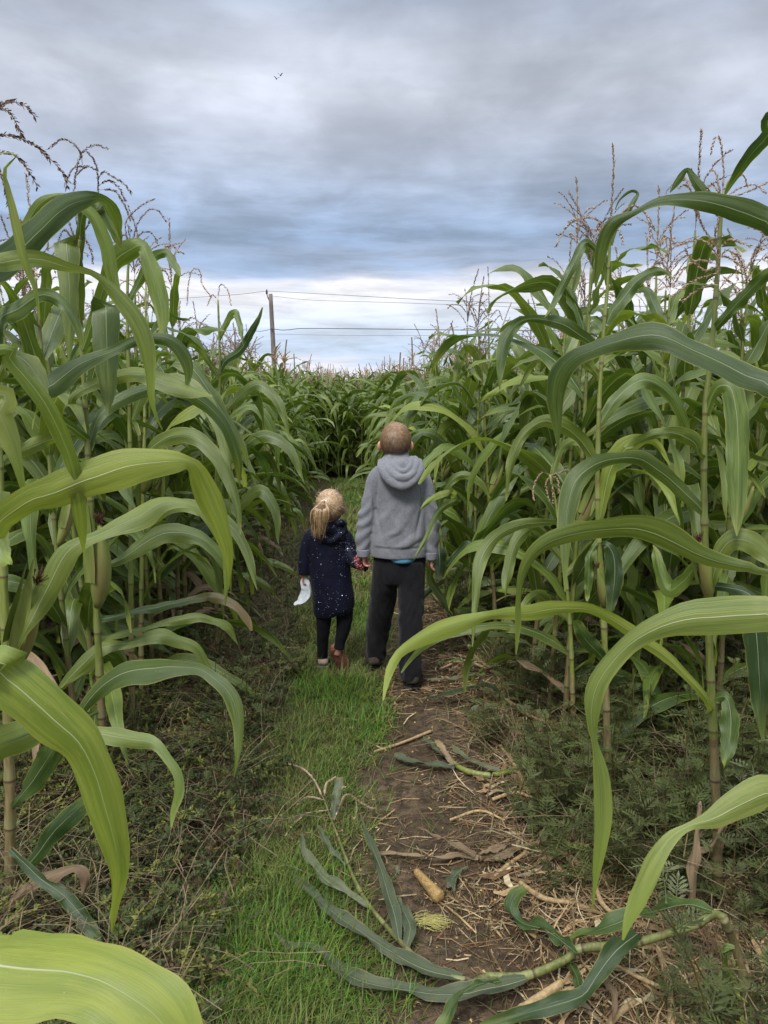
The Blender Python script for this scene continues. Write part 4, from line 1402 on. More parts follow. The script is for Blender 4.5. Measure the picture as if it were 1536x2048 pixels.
    traced_leaf(r, [(1385, 1000, 12), (1350, 968, 15), (1313, 938, 17), (1278, 917, 15), (1235, 916, 12), (1188, 930, 18), (1152, 962, 22), (1136, 1010, 20), (1131, 1060, 16), (1130, 1110, 9), (1130, 1182, 1)], 2.25, 2.05, 'leaf_blue', (-0.4, 0.3, 0.1), P(1409, 1025, Y), ruf=0.003)
    traced_leaf(r, [(1425, 790, 9), (1440, 772, 15), (1462, 778, 21), (1473, 830, 23), (1477, 900, 22), (1477, 970, 20), (1475, 1030, 12), (1474, 1072, 1)], 2.25, 2.1, 'leaf', 0.2, P(1411, 830, Y), ruf=0.002)
    traced_leaf(r, [(1398, 905, 6), (1388, 885, 14), (1358, 868, 15), (1320, 867, 10), (1280, 880, 10), (1250, 895, 2)], 2.25, 2.2, 'leaf_blue', 0.4, P(1408, 920, Y))
    traced_leaf(r, [(1425, 1160, 10), (1438, 1110, 16), (1465, 1080, 22), (1505, 1085, 22), (1540, 1115, 16), (1570, 1160, 8)], 2.2, 2.1, 'leaf_blue', 0.3, P(1412, 1190, Y))
    traced_leaf(r, [(1445, 640, 10), (1480, 600, 12), (1520, 560, 13), (1560, 530, 10)], 2.25, 2.1, 'leaf', 0.2, P(1428, 660, Y))
    traced_leaf(r, [(1420, 400, 9), (1395, 370, 10), (1375, 340, 5), (1358, 360, 7), (1340, 385, 1)], 2.25, 2.3, 'leaf_dark', 0.2, P(1442, 430, Y), ruf=0.001)
    traced_leaf(r, [(1452, 1395, 10), (1462, 1440, 18), (1457, 1495, 15), (1447, 1538, 1)], 2.25, 2.15, 'leaf', 0.3, P(1422, 1400, Y))
    traced_leaf(r, [(1500, 1190, 12), (1512, 1260, 22), (1518, 1340, 22), (1522, 1420, 14), (1526, 1480, 2)], 2.2, 2.15, 'leaf_dark', 0.3, P(1415, 1170, Y))
    traced_leaf(r, [(1400, 1130, 8), (1370, 1160, 13), (1340, 1180, 16), (1322, 1150, 14), (1312, 1110, 8), (1305, 1090, 1)][::-1][::-1], 2.25, 2.4, 'leaf', 0.3, P(1413, 1190, Y))
    traced_leaf(r, [(1405, 1640, 3), (1400, 1605, 3), (1397, 1640, 4), (1392, 1700, 8), (1388, 1750, 10), (1385, 1795, 7), (1383, 1815, 2)], 2.2, 2.15, 'leaf_dry', 0.3, P(1433, 1660, Y), ruf=0.01, label='curled dead brown leaf')
    traced_leaf(r, [(1450, 1650, 3), (1425, 1690, 4), (1400, 1700, 6), (1380, 1695, 1)], 2.25, 2.2, 'leaf_dry', 0.3, P(1434, 1740, Y))
    traced_tassel(r, [[(1444, 400), (1447, 340), (1443, 292), (1435, 270), (1426, 288), (1422, 306)], [(1444, 400), (1437, 372), (1432, 347), (1420, 340)], [(1444, 390), (1460, 360), (1485, 350), (1496, 372)],
                      [(1444, 400), (1480, 376), (1510, 370), (1530, 386)], [(1444, 400), (1490, 385), (1536, 365), (1560, 362)], [(1444, 395), (1425, 370), (1410, 385)]], Y, 'tassel', spk=0.010)
    traced_tassel(r, [[(1437, 560), (1437, 510), (1430, 470), (1440, 430)], [(1437, 520), (1420, 490), (1395, 480), (1350, 492)], [(1437, 530), (1400, 520), (1370, 535), (1345, 572)], [(1437, 545), (1390, 560), (1345, 592)],
                      [(1436, 570), (1420, 570), (1395, 580), (1365, 602)], [(1437, 545), (1465, 570), (1476, 600), (1478, 642)], [(1437, 500), (1460, 480), (1500, 492)], [(1437, 520), (1455, 500), (1470, 520), (1475, 560)],
                      [(1437, 530), (1410, 540), (1385, 520), (1370, 500)], [(1437, 500), (1415, 470), (1400, 440), (1395, 420)]], Y-0.03, 'tassel', spk=0.011, gap=0.005)
    # --- R2
    Y = 2.82
    S_ = [P(x, y, Y) for x, y in ((1218, 1618), (1213, 1430), (1206, 1200), (1196, 1050), (1197, 850), (1206, 680), (1216, 560), (1221, 440))]
    S_[0][2] = 0
    r = hero_root(S_[0], 'corn plant right of the path with upright tan tassel spike highest against sky')
    hero_stalk(r, S_, 0.0140, 0.0045)
    traced_leaf(r, [(1212, 525, 9), (1184, 490, 6), (1168, 488, 9), (1146, 530, 10), (1121, 580, 8), (1102, 618, 5), (1090, 634, 1)], 2.82, 2.75, 'leaf', (0.2, -0.2), P(1216, 570, Y))
    traced_leaf(r, [(1226, 620, 12), (1246, 597, 14), (1274, 563, 12), (1302, 546, 9), (1330, 543, 6), (1347, 562, 1)], 2.82, 2.8, 'leaf', 0.3, P(1212, 650, Y))
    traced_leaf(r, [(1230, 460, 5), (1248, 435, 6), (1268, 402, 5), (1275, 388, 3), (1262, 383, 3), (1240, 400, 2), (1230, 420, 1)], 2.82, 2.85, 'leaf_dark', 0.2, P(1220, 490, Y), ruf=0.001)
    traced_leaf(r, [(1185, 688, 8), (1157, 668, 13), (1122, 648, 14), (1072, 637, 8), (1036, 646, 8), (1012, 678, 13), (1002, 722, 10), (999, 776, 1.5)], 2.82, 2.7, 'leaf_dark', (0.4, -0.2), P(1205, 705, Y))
    traced_leaf(r, [(1180, 730, 8), (1150, 712, 4), (1140, 720, 2)], 2.82, 2.75, 'leaf_blue', 0.3, P(1202, 760, Y))
    traced_leaf(r, [(1182, 1052, 8), (1150, 1048, 6), (1123, 1045, 5), (1086, 1045, 8), (1042, 1050, 10), (996, 1070, 13), (968, 1105, 15), (955, 1148, 11), (951, 1200, 7), (948, 1245, 6), (945, 1292, 1)], 2.8, 2.45, 'leaf_blue', (0.4, 0.2), P(1197, 1070, Y))
    traced_leaf(r, [(1215, 960, 14), (1232, 920, 20), (1262, 890, 18), (1295, 880, 10), (1320, 895, 6), (1340, 930, 1)], 2.8, 2.8, 'leaf_yel', (-0.4, -0.3), P(1196, 1060, Y))
    traced_leaf(r, [(1214, 1090, 8), (1228, 1115, 17), (1229, 1160, 18), (1222, 1210, 9), (1217, 1235, 1)], 2.78, 2.75, 'leaf_dark', 0.2, P(1200, 1090, Y))
    traced_leaf(r, [(1150, 1240, 8), (1172, 1280, 15), (1198, 1308, 12), (1212, 1330, 5)][::-1], 2.82, 2.75, 'leaf_dark', 0.3, P(1212, 1345, Y))
    traced_leaf(r, [(1180, 1110, 6), (1178, 1150, 9), (1175, 1190, 5), (1174, 1202, 1)], 2.78, 2.75, 'leaf', 0.2, P(1198, 1080, Y))
    traced_leaf(r, [(1240, 790, 14), (1290, 760, 15), (1340, 790, 13), (1370, 850, 9), (1380, 910, 1)], 2.82, 2.9, 'leaf', 0.3, P(1198, 850, Y))
    traced_leaf(r, [(1160, 880, 14), (1120, 850, 15), (1080, 845, 12), (1040, 880, 10), (1020, 940, 8), (1012, 1000, 1)], 2.82, 2.75, 'leaf_blue', 0.35, P(1196, 930, Y))
    traced_tassel(r, [[(1221, 450), (1225, 380), (1228, 330), (1226, 290)], [(1221, 470), (1210, 452), (1185, 436), (1150, 440), (1125, 465), (1113, 493)], [(1221, 470), (1205, 455), (1190, 470), (1183, 486)],
                      [(1221, 465), (1250, 420), (1275, 413), (1290, 425), (1300, 450), (1300, 482)], [(1221, 470), (1235, 460), (1243, 475), (1245, 489)]], Y, 'tassel', spk=0.0125, gap=0.006, dens=3)
    ear_on(r, P(1208, 1215, 2.8), P(1190, 1130, 2.78), 0.018)
    # --- R3: vertical spike in the middle right
    Y = 5.4
    S_ = [P(x, y, Y) for x, y in ((985, 1170), (982, 1000), (979, 800), (977, 640))]
    S_[0][2] = 0
    r = hero_root(S_[0], 'corn plant right of the children, its thin tassel spike rising alone above others')
    hero_stalk(r, S_, 0.014, 0.005)
    traced_tassel(r, [[(977, 645), (978, 600), (976, 535)], [(977, 640), (965, 625), (955, 640), (950, 655)], [(977, 640), (995, 620), (1005, 640)], [(977, 632), (968, 612), (960, 600)], [(977, 630), (985, 610), (992, 600)]], Y, 'tassel_dark', spk=0.014, gap=0.010)
    for spec, at in [([(960, 720, 9), (935, 700, 10), (915, 740, 8), (905, 800, 1)], (980, 760)), ([(1000, 700, 9), (1030, 690, 11), (1050, 740, 8), (1055, 800, 1)], (979, 740)),
                     ([(940, 860, 9), (900, 850, 11), (870, 890, 9), (858, 950, 1)], (981, 900)), ([(1010, 830, 9), (1050, 800, 13), (1090, 830, 4), (1100, 840, 1)], (980, 870)),
                     ([(950, 990, 9), (910, 965, 11), (880, 985, 9), (845, 1010, 1)], (982, 1020)), ([(1010, 960, 9), (1050, 940, 12), (1080, 990, 9), (1085, 1060, 1)], (982, 1010))]:
        traced_leaf(r, spec, Y, Y-0.2, 'leaf_blue', 0.4, P(*at, Y))
    # --- R4: half-bent plant right behind the boy
    Y = 4.75
    S_ = [P(x, y, Y) for x, y in ((905, 1235), (893, 1180), (887, 1120), (880, 1060), (872, 1010), (868, 960))]
    S_[0][2] = 0
    r = hero_root(S_[0], 'low leaning corn plant with a reddish ear just right of the boy')
    hero_stalk(r, S_, 0.012, 0.006)
    for spec, y1, at, m in [([(905, 985, 6), (880, 990, 7), (858, 1003, 5), (838, 1022, 1)], 3.93, (905, 1000), 'leaf_pale'), ([(880, 1000, 6), (905, 960, 8), (930, 950, 8), (960, 965, 7), (985, 1000, 1)], 4.7, (880, 1040), 'leaf'),
                        ([(915, 1000, 6), (885, 1015, 7), (868, 1040, 6), (852, 1078, 4), (827, 1120, 1)], 3.93, (905, 1010), 'leaf_blue'), ([(878, 1090, 14), (880, 1125, 15), (878, 1160, 6)], 4.6, (884, 1080), 'leaf_dark'),
                        ([(860, 1150, 7), (880, 1190, 8), (902, 1225, 6), (915, 1245, 1)], 4.6, (886, 1110), 'leaf_blue'), ([(912, 1110, 8), (935, 1090, 9), (950, 1120, 7), (955, 1165, 1)], 4.6, (888, 1140), 'leaf_dark'),
                        ([(850, 1190, 6), (835, 1230, 7), (842, 1260, 2)], 4.6, (890, 1160), 'leaf_dark')]:
        traced_leaf(r, spec, 4.1 if y1 < 4.0 else Y, y1, m, 0.3, P(*at, Y))
    ear_on(r, P(915, 1235, 4.6), P(900, 1215, 4.5), 0.025)
    # --- nodding tassel of a bent plant in the crop on the right
    Y = 3.4
    S_ = [P(x, y, Y) for x, y in ((1150, 1440), (1140, 1250), (1125, 1100), (1112, 1010), (1100, 950))]
    S_[0][2] = 0
    r = hero_root(S_[0], 'shorter corn plant whose pale tan tassel droops among the leaves right of the boy')
    hero_stalk(r, S_, 0.012, 0.005)
    traced_tassel(r, [[(1100, 950), (1085, 945), (1072, 960), (1066, 985), (1068, 998)], [(1100, 950), (1105, 975), (1106, 1005)], [(1100, 950), (1120, 945), (1135, 940), (1142, 950)], [(1100, 950), (1092, 970), (1098, 1000)],
                      [(1102, 950), (1115, 960), (1118, 985)]], Y, 'tassel', spk=0.014, gap=0.006)
    for spec, at in [([(1090, 1080, 9), (1060, 1060, 12), (1030, 1090, 12), (1015, 1150, 10), (1010, 1200, 1)], (1125, 1120)), ([(1160, 1120, 9), (1185, 1090, 10), (1200, 1130, 8), (1205, 1180, 1)], (1128, 1150)),
                     ([(1100, 1210, 9), (1075, 1190, 10), (1050, 1210, 8), (1040, 1250, 1)], (1138, 1240)), ([(1120, 900, 8), (1150, 880, 10), (1175, 900, 8), (1185, 950, 1)], (1102, 960))]:
        traced_leaf(r, spec, Y, Y-0.2, 'leaf_blue', 0.4, P(*at, Y))


build_heroes()
# ------------------------------------------------------------------ fallen and broken pieces on the path
def gstalk(root, pts, r, h, mat='straw', name='stalk', ns=8, nodes=True, label=None):
    """stalk lying on the ground through pixel points; h heights (above ground) per point"""
    if not hasattr(h, '__len__'):
        h = [h]*len(pts)
    C = []
    for (x, y), hh in zip(pts, h):
        p = G(x, y, hh); p[2] += float(ground_h(p[0], p[1])); C.append(p)
    C = catmull(np.array(C), max(10, 6*len(pts)))
    L = np.concatenate([[0], np.cumsum(np.linalg.norm(np.diff(C, axis=0), axis=1))])
    rr = np.interp(L/L[-1], np.linspace(0, 1, len(r)), r) if hasattr(r, '__len__') else np.full(len(C), r)
    if nodes:
        C2 = catmull(C, 60); L2 = np.linspace(0, L[-1], 60)
        rr = np.interp(L2, L, rr)*(1+0.16*np.exp(-(((L2 % 0.17)/0.17-0.5)/0.045)**2))*(1+0.05*np.sin(L2*23))
        C = C2
    V, Q, T, UV = tube_arrays(C, rr, ns)
    base = np.array(root.location) if root is not None else C[0]
    S = Soup(); S.add(V-base, Q, T, UV)
    return link(name, S.mesh(name, M[mat]), root, label=label, loc=None if root is not None else tuple(base))


def build_fallen():
    # the big broken plant: kinked stalk at right, top lying left across the path
    b = G(1500, 2030, 0.0)
    r = link('fallen_corn_plant', None, label='kinked corn plant fallen across the path, wilted leaves and tassel on the grass', cat='corn plant', loc=tuple(b))
    gstalk(r, [(1500, 2030), (1484, 1934), (1466, 1872), (1448, 1832)], [0.013, 0.0125, 0.012], [0, 0.12, 0.20, 0.27], 'stalk_low', label='brown-red lower stalk')
    gstalk(r, [(1452, 1830), (1427, 1822), (1393, 1842), (1330, 1862), (1274, 1879), (1217, 1887), (1156, 1894), (1129, 1915), (1053, 1947), (973, 1948)],
           [0.011, 0.0115, 0.012, 0.0115, 0.011], [0.27, 0.26, 0.23, 0.18, 0.14, 0.11, 0.08, 0.06, 0.04, 0.03], 'stalk_fallen')
    gstalk(r, [(985, 1946), (931, 1960), (852, 1932), (805, 1884), (741, 1811), (710, 1758), (691, 1710), (669, 1653), (647, 1596)],
           [0.010, 0.0085, 0.007, 0.005, 0.003], [0.03, 0.03, 0.025, 0.025, 0.03, 0.03, 0.03, 0.035, 0.04], 'stalk_fallen')
    K = dict(lift=[0.05], mat='leaf_wilt')
    tl = lambda spec, lift, mat='leaf_wilt', **k: traced_leaf(r, spec, 0, 0, mat, k.pop('roll', 0.0), None, lift=lift, n=30, **k)
    tl([(1427, 1815, 8), (1381, 1803, 20), (1331, 1812, 24), (1270, 1825, 22), (1217, 1850, 22), (1165, 1868, 16), (1137, 1874, 2)], [0.27, 0.26, 0.22, 0.16, 0.12, 0.08, 0.05], 'leaf_dark', ruf=0.01)
    tl([(1274, 1862, 10), (1240, 1890, 20), (1217, 1915, 18), (1190, 1955, 16), (1164, 1987, 16), (1099, 2007, 18), (1019, 2033, 14), (960, 2050, 4)], [0.16, 0.17, 0.15, 0.12, 0.09, 0.06, 0.04, 0.03], 'leaf_dark', ruf=0.012, roll=(0.2, 0.6))
    tl([(1152, 1900, 6), (1115, 1872, 14), (1083, 1854, 17), (1045, 1842, 16), (1022, 1818, 14), (1030, 1790, 18), (1050, 1770, 6)], [0.1, 0.08, 0.06, 0.04, 0.05, 0.07, 0.08], 'leaf_dark', ruf=0.012)
    tl([(1053, 1953, 8), (1010, 1968, 24), (963, 1978, 22), (925, 1988, 20), (868, 1988, 19), (805, 1980, 20), (741, 1965, 17), (700, 1950, 16), (656, 1908, 15), (618, 1890, 8), (577, 1887, 5), (548, 1861, 1)], [0.05, 0.05, 0.04, 0.04, 0.03, 0.03, 0.04, 0.03], ruf=0.008, tear=0.12)
    tl([(925, 1955, 8), (890, 1948, 18), (849, 1937, 19), (800, 1911, 18), (741, 1875, 16), (678, 1829, 15), (631, 1789, 13), (600, 1760, 9), (583, 1743, 1)], [0.03, 0.04, 0.04, 0.03, 0.04, 0.04, 0.04, 0.03], ruf=0.007, tear=0.10)
    tl([(738, 1810, 5), (697, 1786, 14), (656, 1758, 14), (624, 1725, 12), (607, 1695, 8), (604, 1662, 2)], [0.03, 0.04, 0.05, 0.05, 0.06], ruf=0.008, fold=0.6)
    tl([(798, 1878, 6), (790, 1830, 15), (775, 1782, 14), (762, 1735, 10), (742, 1685, 8), (728, 1650, 4), (721, 1625, 1)], [0.03, 0.05, 0.05, 0.06, 0.06], ruf=0.006, fold=0.5)
    tl([(812, 1895, 6), (820, 1850, 14), (805, 1815, 10), (795, 1790, 2)], [0.03, 0.04], ruf=0.006)
    tl([(691, 1725, 3), (662, 1694, 7), (645, 1668, 6), (636, 1648, 1)], [0.03, 0.05], fold=0.5)
    tl([(667, 1635, 3), (670, 1610, 8), (674, 1585, 9), (681, 1552, 8)], [0.04, 0.08, 0.12, 0.16], 'leaf_wilt')
    tl([(1000, 1960, 8), (940, 1975, 8), (905, 2010, 14), (885, 2055, 16)], [0.1, 0.13, 0.09, 0.05], 'leaf_dark', ruf=0.006)
    tl([(1470, 1890, 5), (1448, 1893, 11), (1450, 1940, 13), (1465, 2000, 8), (1470, 2030, 1)], [0.22, 0.21, 0.14, 0.06, 0.03], 'leaf')
    traced_tassel(r, [[(647, 1598), (628, 1560), (605, 1537), (577, 1528)], [(648, 1592), (653, 1567), (669, 1556)], [(650, 1600), (615, 1594), (596, 1607)], [(668, 1640), (691, 1590), (715, 1600), (741, 1616)],
                      [(655, 1620), (612, 1627), (590, 1642)], [(660, 1620), (680, 1580), (690, 1575)]], 0, 'tassel', spk=0.011, gap=0.0045, dens=4, lift=0.05)
    # tan sticks
    def stick(pts, rad, h, label, mat='straw', leaves=()):
        q = G(*pts[0], 0.0)
        rt = link('broken_stalk', None, label=label, cat='corn stalk', loc=tuple(q))
        gstalk(rt, pts, rad, h, mat)
        for sp, lf, mt in leaves:
            traced_leaf(rt, sp, 0, 0, mt, (0.5, -0.4, 0.6), None, lift=lf, n=30, ruf=0.003, tear=0.15)
    stick([(748, 1503), (800, 1487), (862, 1464)], [0.006, 0.0075], 0.012, 'straight tan stalk piece lying where grass meets dirt, nearest the children')
    stick([(1064, 1522), (1026, 1541), (985, 1552), (940, 1545), (909, 1530), (888, 1505), (871, 1484)], [0.011, 0.012, 0.008], 0.02, 'broken yellow stalk with torn grey-green leaf lying across the dirt', 'stalk',
          [([(909, 1537, 6), (870, 1531, 11), (830, 1524, 12), (797, 1513, 9), (790, 1505, 2)], [0.02, 0.03], 'leaf_wilt'), ([(895, 1515, 4), (872, 1497, 8), (852, 1480, 6), (846, 1473, 1)], [0.03, 0.05], 'leaf_wilt'),
           ([(1000, 1545, 4), (950, 1528, 9), (915, 1505, 7), (905, 1490, 1)], [0.03, 0.04], 'leaf_wilt'), ([(905, 1530, 4), (885, 1500, 8), (875, 1480, 3)], [0.03, 0.05, 0.07], 'leaf_dry')])
    stick([(1057, 1503), (1085, 1517), (1114, 1533), (1141, 1572), (1164, 1602)], [0.008, 0.009, 0.010, 0.007], [0.03, 0.04, 0.05, 0.03, 0.01], 'bent tan stalk at the edge of the right-hand weeds, upper one')
    stick([(1000, 1492), (1025, 1525), (1045, 1562), (1062, 1600), (1074, 1636)], [0.007, 0.008, 0.008], 0.015, 'curved tan stalk lying lengthwise left of the bent one')
    stick([(1090, 1520), (1103, 1560), (1110, 1590)], [0.006, 0.006], 0.012, 'short tan stalk between the curved and the bent stalk')
    stick([(958, 1712), (990, 1705), (1026, 1696), (1087, 1681)], [0.014, 0.011, 0.009], 0.018, 'reddish husked stalk with a crumpled brown leaf stretching left over dirt', 'stalk_low',
          [([(957, 1712, 6), (915, 1708, 7), (868, 1712, 7), (800, 1704, 6), (741, 1706, 2)], [0.02, 0.02, 0.03, 0.02], 'leaf_dry'), ([(950, 1708, 6), (920, 1692, 9), (884, 1674, 6), (836, 1651, 1)], [0.03, 0.05, 0.06, 0.05], 'leaf_dry'),
           ([(962, 1705, 8), (995, 1693, 9), (1023, 1686, 4)], [0.04, 0.035], 'leaf_dry'), ([(970, 1718, 6), (1010, 1708, 8), (1040, 1696, 3)], [0.03, 0.03], 'leaf_dry')])
    stick([(988, 1748), (1020, 1723), (1053, 1701)], [0.008, 0.007], 0.012, 'thin orange-tan stalk below the reddish husked one')
    stick([(1106, 1690), (1140, 1712), (1162, 1728), (1182, 1752)], [0.009, 0.010, 0.008], 0.02, 'tan stalk in the weeds beside the hanging leaf tip')
    stick([(1003, 2048), (1064, 2000), (1122, 1962)], [0.012, 0.012], 0.015, 'thick brown stalk under the fallen plant at the bottom edge')
    stick([(1316, 1890), (1332, 1940), (1341, 1972), (1343, 2047)], [0.008, 0.010, 0.010], [0.03, 0.02, 0.015, 0.015], 'tan stalk with a node standing out at the bottom right')
    stick([(1217, 2047), (1240, 2022), (1270, 1997)], [0.009, 0.008], 0.015, 'pale split stalk at the bottom edge left of the noded one')
    stick([(1232, 1926), (1280, 1950), (1324, 1968)], [0.005, 0.006], 0.03, 'slim pink-tan stalk slanting behind the noded stalk')
    stick([(925, 1272), (948, 1310), (965, 1325), (982, 1336)], [0.010, 0.011, 0.009], 0.02, 'trampled pale stalk beyond the weeds to the right of the boy', 'straw',
          [([(985, 1250, 3), (992, 1275, 7), (986, 1300, 3)], [0.08, 0.05, 0.02], 'leaf_dry')])
    stick([(870, 1015), (800, 1005), (735, 998), (700, 1004)], [0.01, 0.01], 0.02, 'trampled stalk at the far end of the path beyond the boy', 'straw')
    stick([(715, 985), (728, 1010), (722, 1040)], [0.008, 0.01], 0.04, 'pale broken stalk at the far bend of the path', 'straw')

    for pts_, rr_, hh_, lb_ in (
            ([(1010, 1400), (1055, 1432), (1100, 1450)], 0.008, 0.04, 'pale stalk sunk in the weeds above the bent stalks'),
            ([(880, 1340), (930, 1322), (1000, 1350)], 0.007, 0.03, 'slim brown stalk just behind the limp leaf right of the boy'),
            ([(985, 1600), (1035, 1588), (1095, 1610)], 0.007, 0.02, 'thin tan stalk crossing below the curved one'),
            ([(900, 1640), (960, 1622), (1010, 1640)], 0.005, 0.012, 'slender straw-coloured stem above the reddish husked stalk'),
            ([(1040, 1760), (1085, 1790), (1150, 1800)], 0.008, 0.02, 'tan stalk lying between the upcurled dark leaf and the weeds'),
            ([(1190, 1760), (1205, 1800), (1240, 1830)], 0.007, 0.03, 'short stalk just right of the hanging leaf tip'),
            ([(1090, 2000), (1150, 1975), (1200, 1990)], 0.008, 0.015, 'brown stalk right of the thick one at the bottom edge'),
            ([(860, 1180), (885, 1205), (930, 1200)], 0.009, 0.05, 'trampled stalk beside the reddish ear')):
        stick(pts_, [rr_, rr_*1.1, rr_*0.8], hh_, lb_, 'straw' if rr_ < 0.0085 else 'stalk_low')

    # loose leaves lying about
    def loose(spec, lift, mat, label, nm='fallen_leaf', **k):
        q = G(spec[0][0], spec[0][1], 0.0)
        rt = link(nm, None, loc=tuple(q))
        o = traced_leaf(rt, spec, 0, 0, mat, k.pop('roll', 0.0), None, lift=lift, n=24, **k)
        COL.objects.unlink(rt)
        o.parent = None; o.location = rt.location; bpy.data.objects.remove(rt)
        o.name = nm; o['label'] = label; o['category'] = 'leaf'
    loose([(845, 1402, 2), (890, 1393, 9), (935, 1382, 9), (975, 1375, 8), (1000, 1392, 6), (1012, 1418, 1)], [0.03, 0.06, 0.08, 0.08, 0.05, 0.02], 'leaf_dark', 'green corn leaf lying on the dirt just right of the boy\'s boot', ruf=0.004)
    loose([(845, 1360, 2), (880, 1362, 5), (920, 1358, 6), (960, 1350, 2)], [0.02, 0.03], 'leaf_wilt', 'pale limp leaf lying beside the boy\'s right boot', ruf=0.004)
    loose([(1045, 1500, 2), (1052, 1488, 7), (1062, 1476, 9), (1072, 1466, 3)], [0.03, 0.05, 0.07, 0.08], 'leaf_wilt', 'small folded yellowish leaf standing up at the edge of the weeds', ruf=0.004)
    loose([(935, 1728, 2), (915, 1742, 9), (902, 1762, 10), (908, 1778, 3)], [0.03, 0.02], 'leaf_wilt', 'torn grey-green leaf scrap right of the bare corn cob', ruf=0.008, tear=0.2)
    loose([(790, 1730, 2), (795, 1738, 5), (797, 1745, 2)], [0.01], 'leaf_wilt', 'tiny green leaf scrap left of the bare corn cob')
    loose([(440, 1480, 1), (428, 1500, 4), (418, 1512, 4), (415, 1520, 1)], [0.12, 0.08, 0.05, 0.04], 'leaf_dry', 'small orange dry leaf tip in the weeds left of the grass')
    loose([(700, 972, 2), (730, 968, 6), (770, 975, 5), (790, 990, 1)], [0.1, 0.14, 0.1, 0.05], 'leaf_dry', 'dry tan leaf at the far end of the path beyond the girl')

    for i, (sp, mt, lab) in enumerate([
            ([(900, 1300, 2), (925, 1290, 8), (955, 1292, 8), (985, 1305, 2)], 'leaf_dark', 'dark trampled leaf among the stalks right of the boy, upper one'),
            ([(870, 1330, 2), (905, 1322, 6), (940, 1330, 6), (965, 1345, 1)], 'leaf_dark', 'dark trampled leaf among the stalks right of the boy, lower one'),
            ([(1000, 1440, 1), (985, 1420, 6), (960, 1415, 6), (930, 1428, 1)], 'leaf_wilt', 'limp grey-green leaf between the boot and the weeds'),
            ([(1120, 1900, 2), (1150, 1940, 9), (1160, 1985, 9), (1140, 2020, 2)], 'leaf_dark', 'dark leaf lying under the fallen stalk near the bottom edge'),
            ([(1190, 1930, 2), (1215, 1960, 8), (1230, 2000, 7), (1225, 2040, 1)], 'leaf_dry', 'brown curled husk under the fallen stalk at the bottom right'),
            ([(1060, 1560, 1), (1085, 1575, 6), (1105, 1600, 6), (1100, 1630, 1)], 'leaf_dry', 'tan husk piece between the bent stalks')]):
        loose(sp, [0.02, 0.05, 0.06, 0.03], mt, lab, ruf=0.008, tear=0.12)

    # bare cob
    p0, p1 = G(831, 1741, 0.02), G(880, 1796, 0.022)
    C = np.array([p0+(p1-p0)*t for t in np.linspace(0, 1, 34)])
    rr = np.linspace(0.010, 0.0185, 34)
    rr[0] = 0.004; rr[1] = 0.008; rr[-1] = 0.012
    rr = rr*(1+0.10*(np.arange(34) % 2))
    V, Q, T, UV = tube_arrays(C, rr, 18)
    ii = np.arange(34*18)
    V[:34*18] += (V[:34*18]-np.repeat(C, 18, 0))*(0.20*(((ii % 18)+(ii//18)) % 2))[:, None]
    S = Soup(); S.add(V-p0, Q, T, UV)
    link('corn_cob', S.mesh('corn_cob', M['cob']), label='bare yellow corn cob lying on the dirt path', cat='corn cob', loc=tuple(p0))
    # tuft of pale silk
    S = Soup(); q = G(845, 1850, 0.0)
    for k in range(150):
        a = rng.normal(0.1, 0.55); L = rng.uniform(0.02, 0.065)
        st = q+np.array([rng.normal(0, 0.022), rng.normal(0, 0.012), 0.004+0.012*rng.random()])
        c = np.array([st, st+[math.cos(a)*L*0.5, math.sin(a)*L*0.5+rng.normal(0, 0.006), 0.008*rng.random()], st+[math.cos(a)*L, math.sin(a)*L*0.8, -0.002]])
        V, Q, T, UV = tube_arrays(catmull(c, 6), 0.0006, 3, cap=False)
        S.add(V-q, Q)
    link('corn_silk_tuft', S.mesh('corn_silk_tuft', M['silk_pale']), label='tuft of pale yellow corn silk on the dirt below the cob', cat='corn silk', loc=tuple(q))


M['stalk_fallen'] = stalk_material('stalk_fallen', (0.085, 0.10, 0.025), (0.17, 0.18, 0.05), (0.06, 0.035, 0.02), (0.10, 0.05, 0.03))
M['cob'] = simple('cob_yellow', (0.26, 0.16, 0.06), (0.42, 0.29, 0.11), 160, 0.7, 0.4, 0.002, c3=(0.20, 0.12, 0.06))
M['silk_pale'] = simple('silk_pale', (0.40, 0.36, 0.11), (0.5, 0.46, 0.18), 90, 0.7)
build_fallen()
# ------------------------------------------------------------------ the two children
def pxm(p): return float((np.asarray(p)-CAMV)@FWD)/FPX


def ptube(rows, Y=None, ry=None, ns=20, X=(1, 0, 0), n=None, rad=None):
    """rows: (px, py, half width px[, depth radius m][, Y]) -> closed tube arrays"""
    C, a, b = [], [], []
    for row in rows:
        yy = row[4] if len(row) > 4 else Y
        p = P(row[0], row[1], yy); w = row[2]*pxm(p)
        C.append(p); a.append(w); b.append(row[3] if len(row) > 3 and row[3] else w)
    C = np.array(C)
    n = n or max(12, 5*len(C))
    C, ab = catmull(C, n, np.stack([a, b], 1))
    return tube_arrays(C, ab[:, 0], ns, ab[:, 1], X)


def wtube(pts, rad, ns=12, n=None, r2=None, X=(1, 0, 0)):
    C, ab = catmull(np.array(pts, float), n or 4*len(pts), np.stack([np.array(rad, float), np.array(r2 if r2 is not None else rad, float)], 1))
    return tube_arrays(C, ab[:, 0], ns, ab[:, 1], X)


def ellipsoid(c, r, nu=24, nv=16):
    t = np.linspace(0.02, PI-0.02, nv)
    C = np.array(c)+np.stack([0*t, 0*t, np.cos(t)*r[2]], 1)
    return tube_arrays(C[::-1], np.sin(t[::-1])*r[0], nu, np.sin(t[::-1])*r[1], (1, 0, 0))


